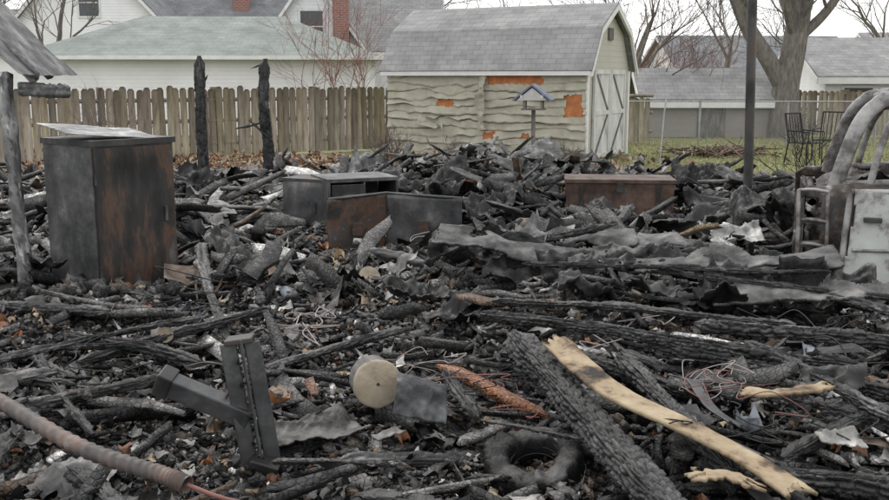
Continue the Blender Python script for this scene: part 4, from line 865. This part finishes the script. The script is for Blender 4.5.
def chair(loc,rz):
    e=empty('metal_garden_chair',loc,rz);A=Acc()
    for x in(-.25,.25):
        tube(A,[(x,-.25,0),(x,-.23,.42),(x,.2,.42),(x,.32,1.0)],.016,6); tube(A,[(x,.28,0),(x,.2,.42)],.016,6); tube(A,[(x,-.25,.42),(x,-.27,.64),(x,.24,.66)],.014,6)
    tube(A,[(-.25,.32,1.0),(.25,.32,1.0)],.016,6)
    for k in range(7): tube(A,[(-.25,-.22+.07*k,.42),(.25,-.22+.07*k,.42)],.012,4)
    for k in range(6): tube(A,[(-.25+.083*(k+.5),.2,.44),(-.25+.083*(k+.5),.32,1.0)],.009,4)
    A.make('frame',M['rubber'],e,True)
chair((7.3,19.4,0),.6); chair((8.1,20.2,0),-.7)

# ------------------------------------------------------------------ grass + leaves
acc=Acc(); n=60000
x=RNG.uniform(1.5,16,n); y=RNG.uniform(12,28,n); k=(RNG.random(n)>zone(x,y)*1.3+.02)&(RNG.random(n)>dryf(x,y)*.93)&(x/y<.62); x=x[k];y=y[k];n=len(x)
h=RNG.uniform(.015,.06,n); a=RNG.random(n)*6.28; w=RNG.uniform(.006,.014,n); ln=RNG.normal(0,.03,(n,2))
b0=np.stack([x-np.cos(a)*w,y-np.sin(a)*w,0*x-.02],1); b1=np.stack([x+np.cos(a)*w,y+np.sin(a)*w,0*x-.02],1); t0=np.stack([x+ln[:,0],y+ln[:,1],h],1)
V=np.stack([b0,b1,t0],1).reshape(-1,3); F=np.arange(3*n).reshape(-1,3)
gc=np.stack([RNG.uniform(.2,.37,n),RNG.uniform(.22,.35,n),RNG.uniform(.10,.18,n)],1)
acc.add(V,F,np.repeat(gc,3,0))
gmat=newmat('grass_blade',[(0,(1,1,1)),(1,(1,1,1))],rough=.8,bump=0,attr=True)
acc.make('grass',gmat)
acc=Acc(); n=11000
x=RNG.uniform(-9,5.2,n); y=RNG.uniform(12.5,21,n); k=(RNG.random(n)<dryf(x,y)+.08)&(RNG.random(n)>zone(x,y)*.95); x=x[k];y=y[k];n=len(x)
lc=np.array([(.34,.22,.13),(.42,.32,.21),(.24,.15,.09),(.5,.42,.32),(.3,.15,.09)])[RNG.integers(0,5,n)]*RNG.uniform(.6,1.2,(n,1))
flakes(acc,np.stack([x,y,.02+.1*RNG.random(n)**2],1),RNG.uniform(.04,.12,n),RNG.random(n)*6.3,RNG.normal(0,.5,n),RNG.normal(0,.5,n),lc,.6,3)
acc.make('dry_leaf_litter',newmat('dry_leaf',[(.3,(.7,.7,.7)),(.7,(1.1,1.1,1.1))],rough=.85,bump=0,attr=True))
acc=Acc(); n=260
sticks(acc,np.stack([RNG.normal(6.1,.5,n),RNG.normal(21.5,.3,n),RNG.random(n)*.16],1),RNG.uniform(.2,.7,n),RNG.uniform(.01,.03,n),RNG.uniform(.01,.03,n),RNG.random(n)*6.3,RNG.normal(0,.3,n),RNG.random(n),np.array([(.2,.14,.1)])*RNG.uniform(.5,1.2,(n,1)))
acc.make('brush_heap',M['debris'])

# ------------------------------------------------------------------ light, sky, camera
w=bpy.data.worlds.new('World'); sc.world=w; w.use_nodes=True; nt=w.node_tree; bg=nt.nodes['Background']
sk=nt.nodes.new('ShaderNodeTexSky'); sk.sky_type='NISHITA'; sk.sun_disc=False; sk.sun_elevation=R(48); sk.sun_rotation=R(-30); sk.dust_density=4
mx=nt.nodes.new('ShaderNodeMix'); mx.data_type='RGBA'; mx.inputs[0].default_value=.9; mx.inputs[7].default_value=(9.8,9.85,9.9,1)
nt.links.new(sk.outputs[0],mx.inputs[6]); nt.links.new(mx.outputs[2],bg.inputs['Color']); bg.inputs['Strength'].default_value=.15
sd=bpy.data.lights.new('sun','SUN'); sd.energy=1.1; sd.angle=R(22); sd.color=(1,.97,.93); so=bpy.data.objects.new('sun',sd); link(so)
az=R(-30); el=R(48); dv=Vector((math.sin(az)*math.cos(el),math.cos(az)*math.cos(el),math.sin(el))); so.rotation_euler=dv.to_track_quat('Z','Y').to_euler()
cd=bpy.data.cameras.new('camera'); cd.sensor_width=36; cd.lens=38.6; cd.clip_end=2000; co=bpy.data.objects.new('camera',cd); link(co)
co.location=(0,0,1.7); co.rotation_euler=(R(90-10.2),0,0); sc.camera=co
sc.view_settings.view_transform='Standard'; sc.view_settings.look='None'; sc.view_settings.exposure=0
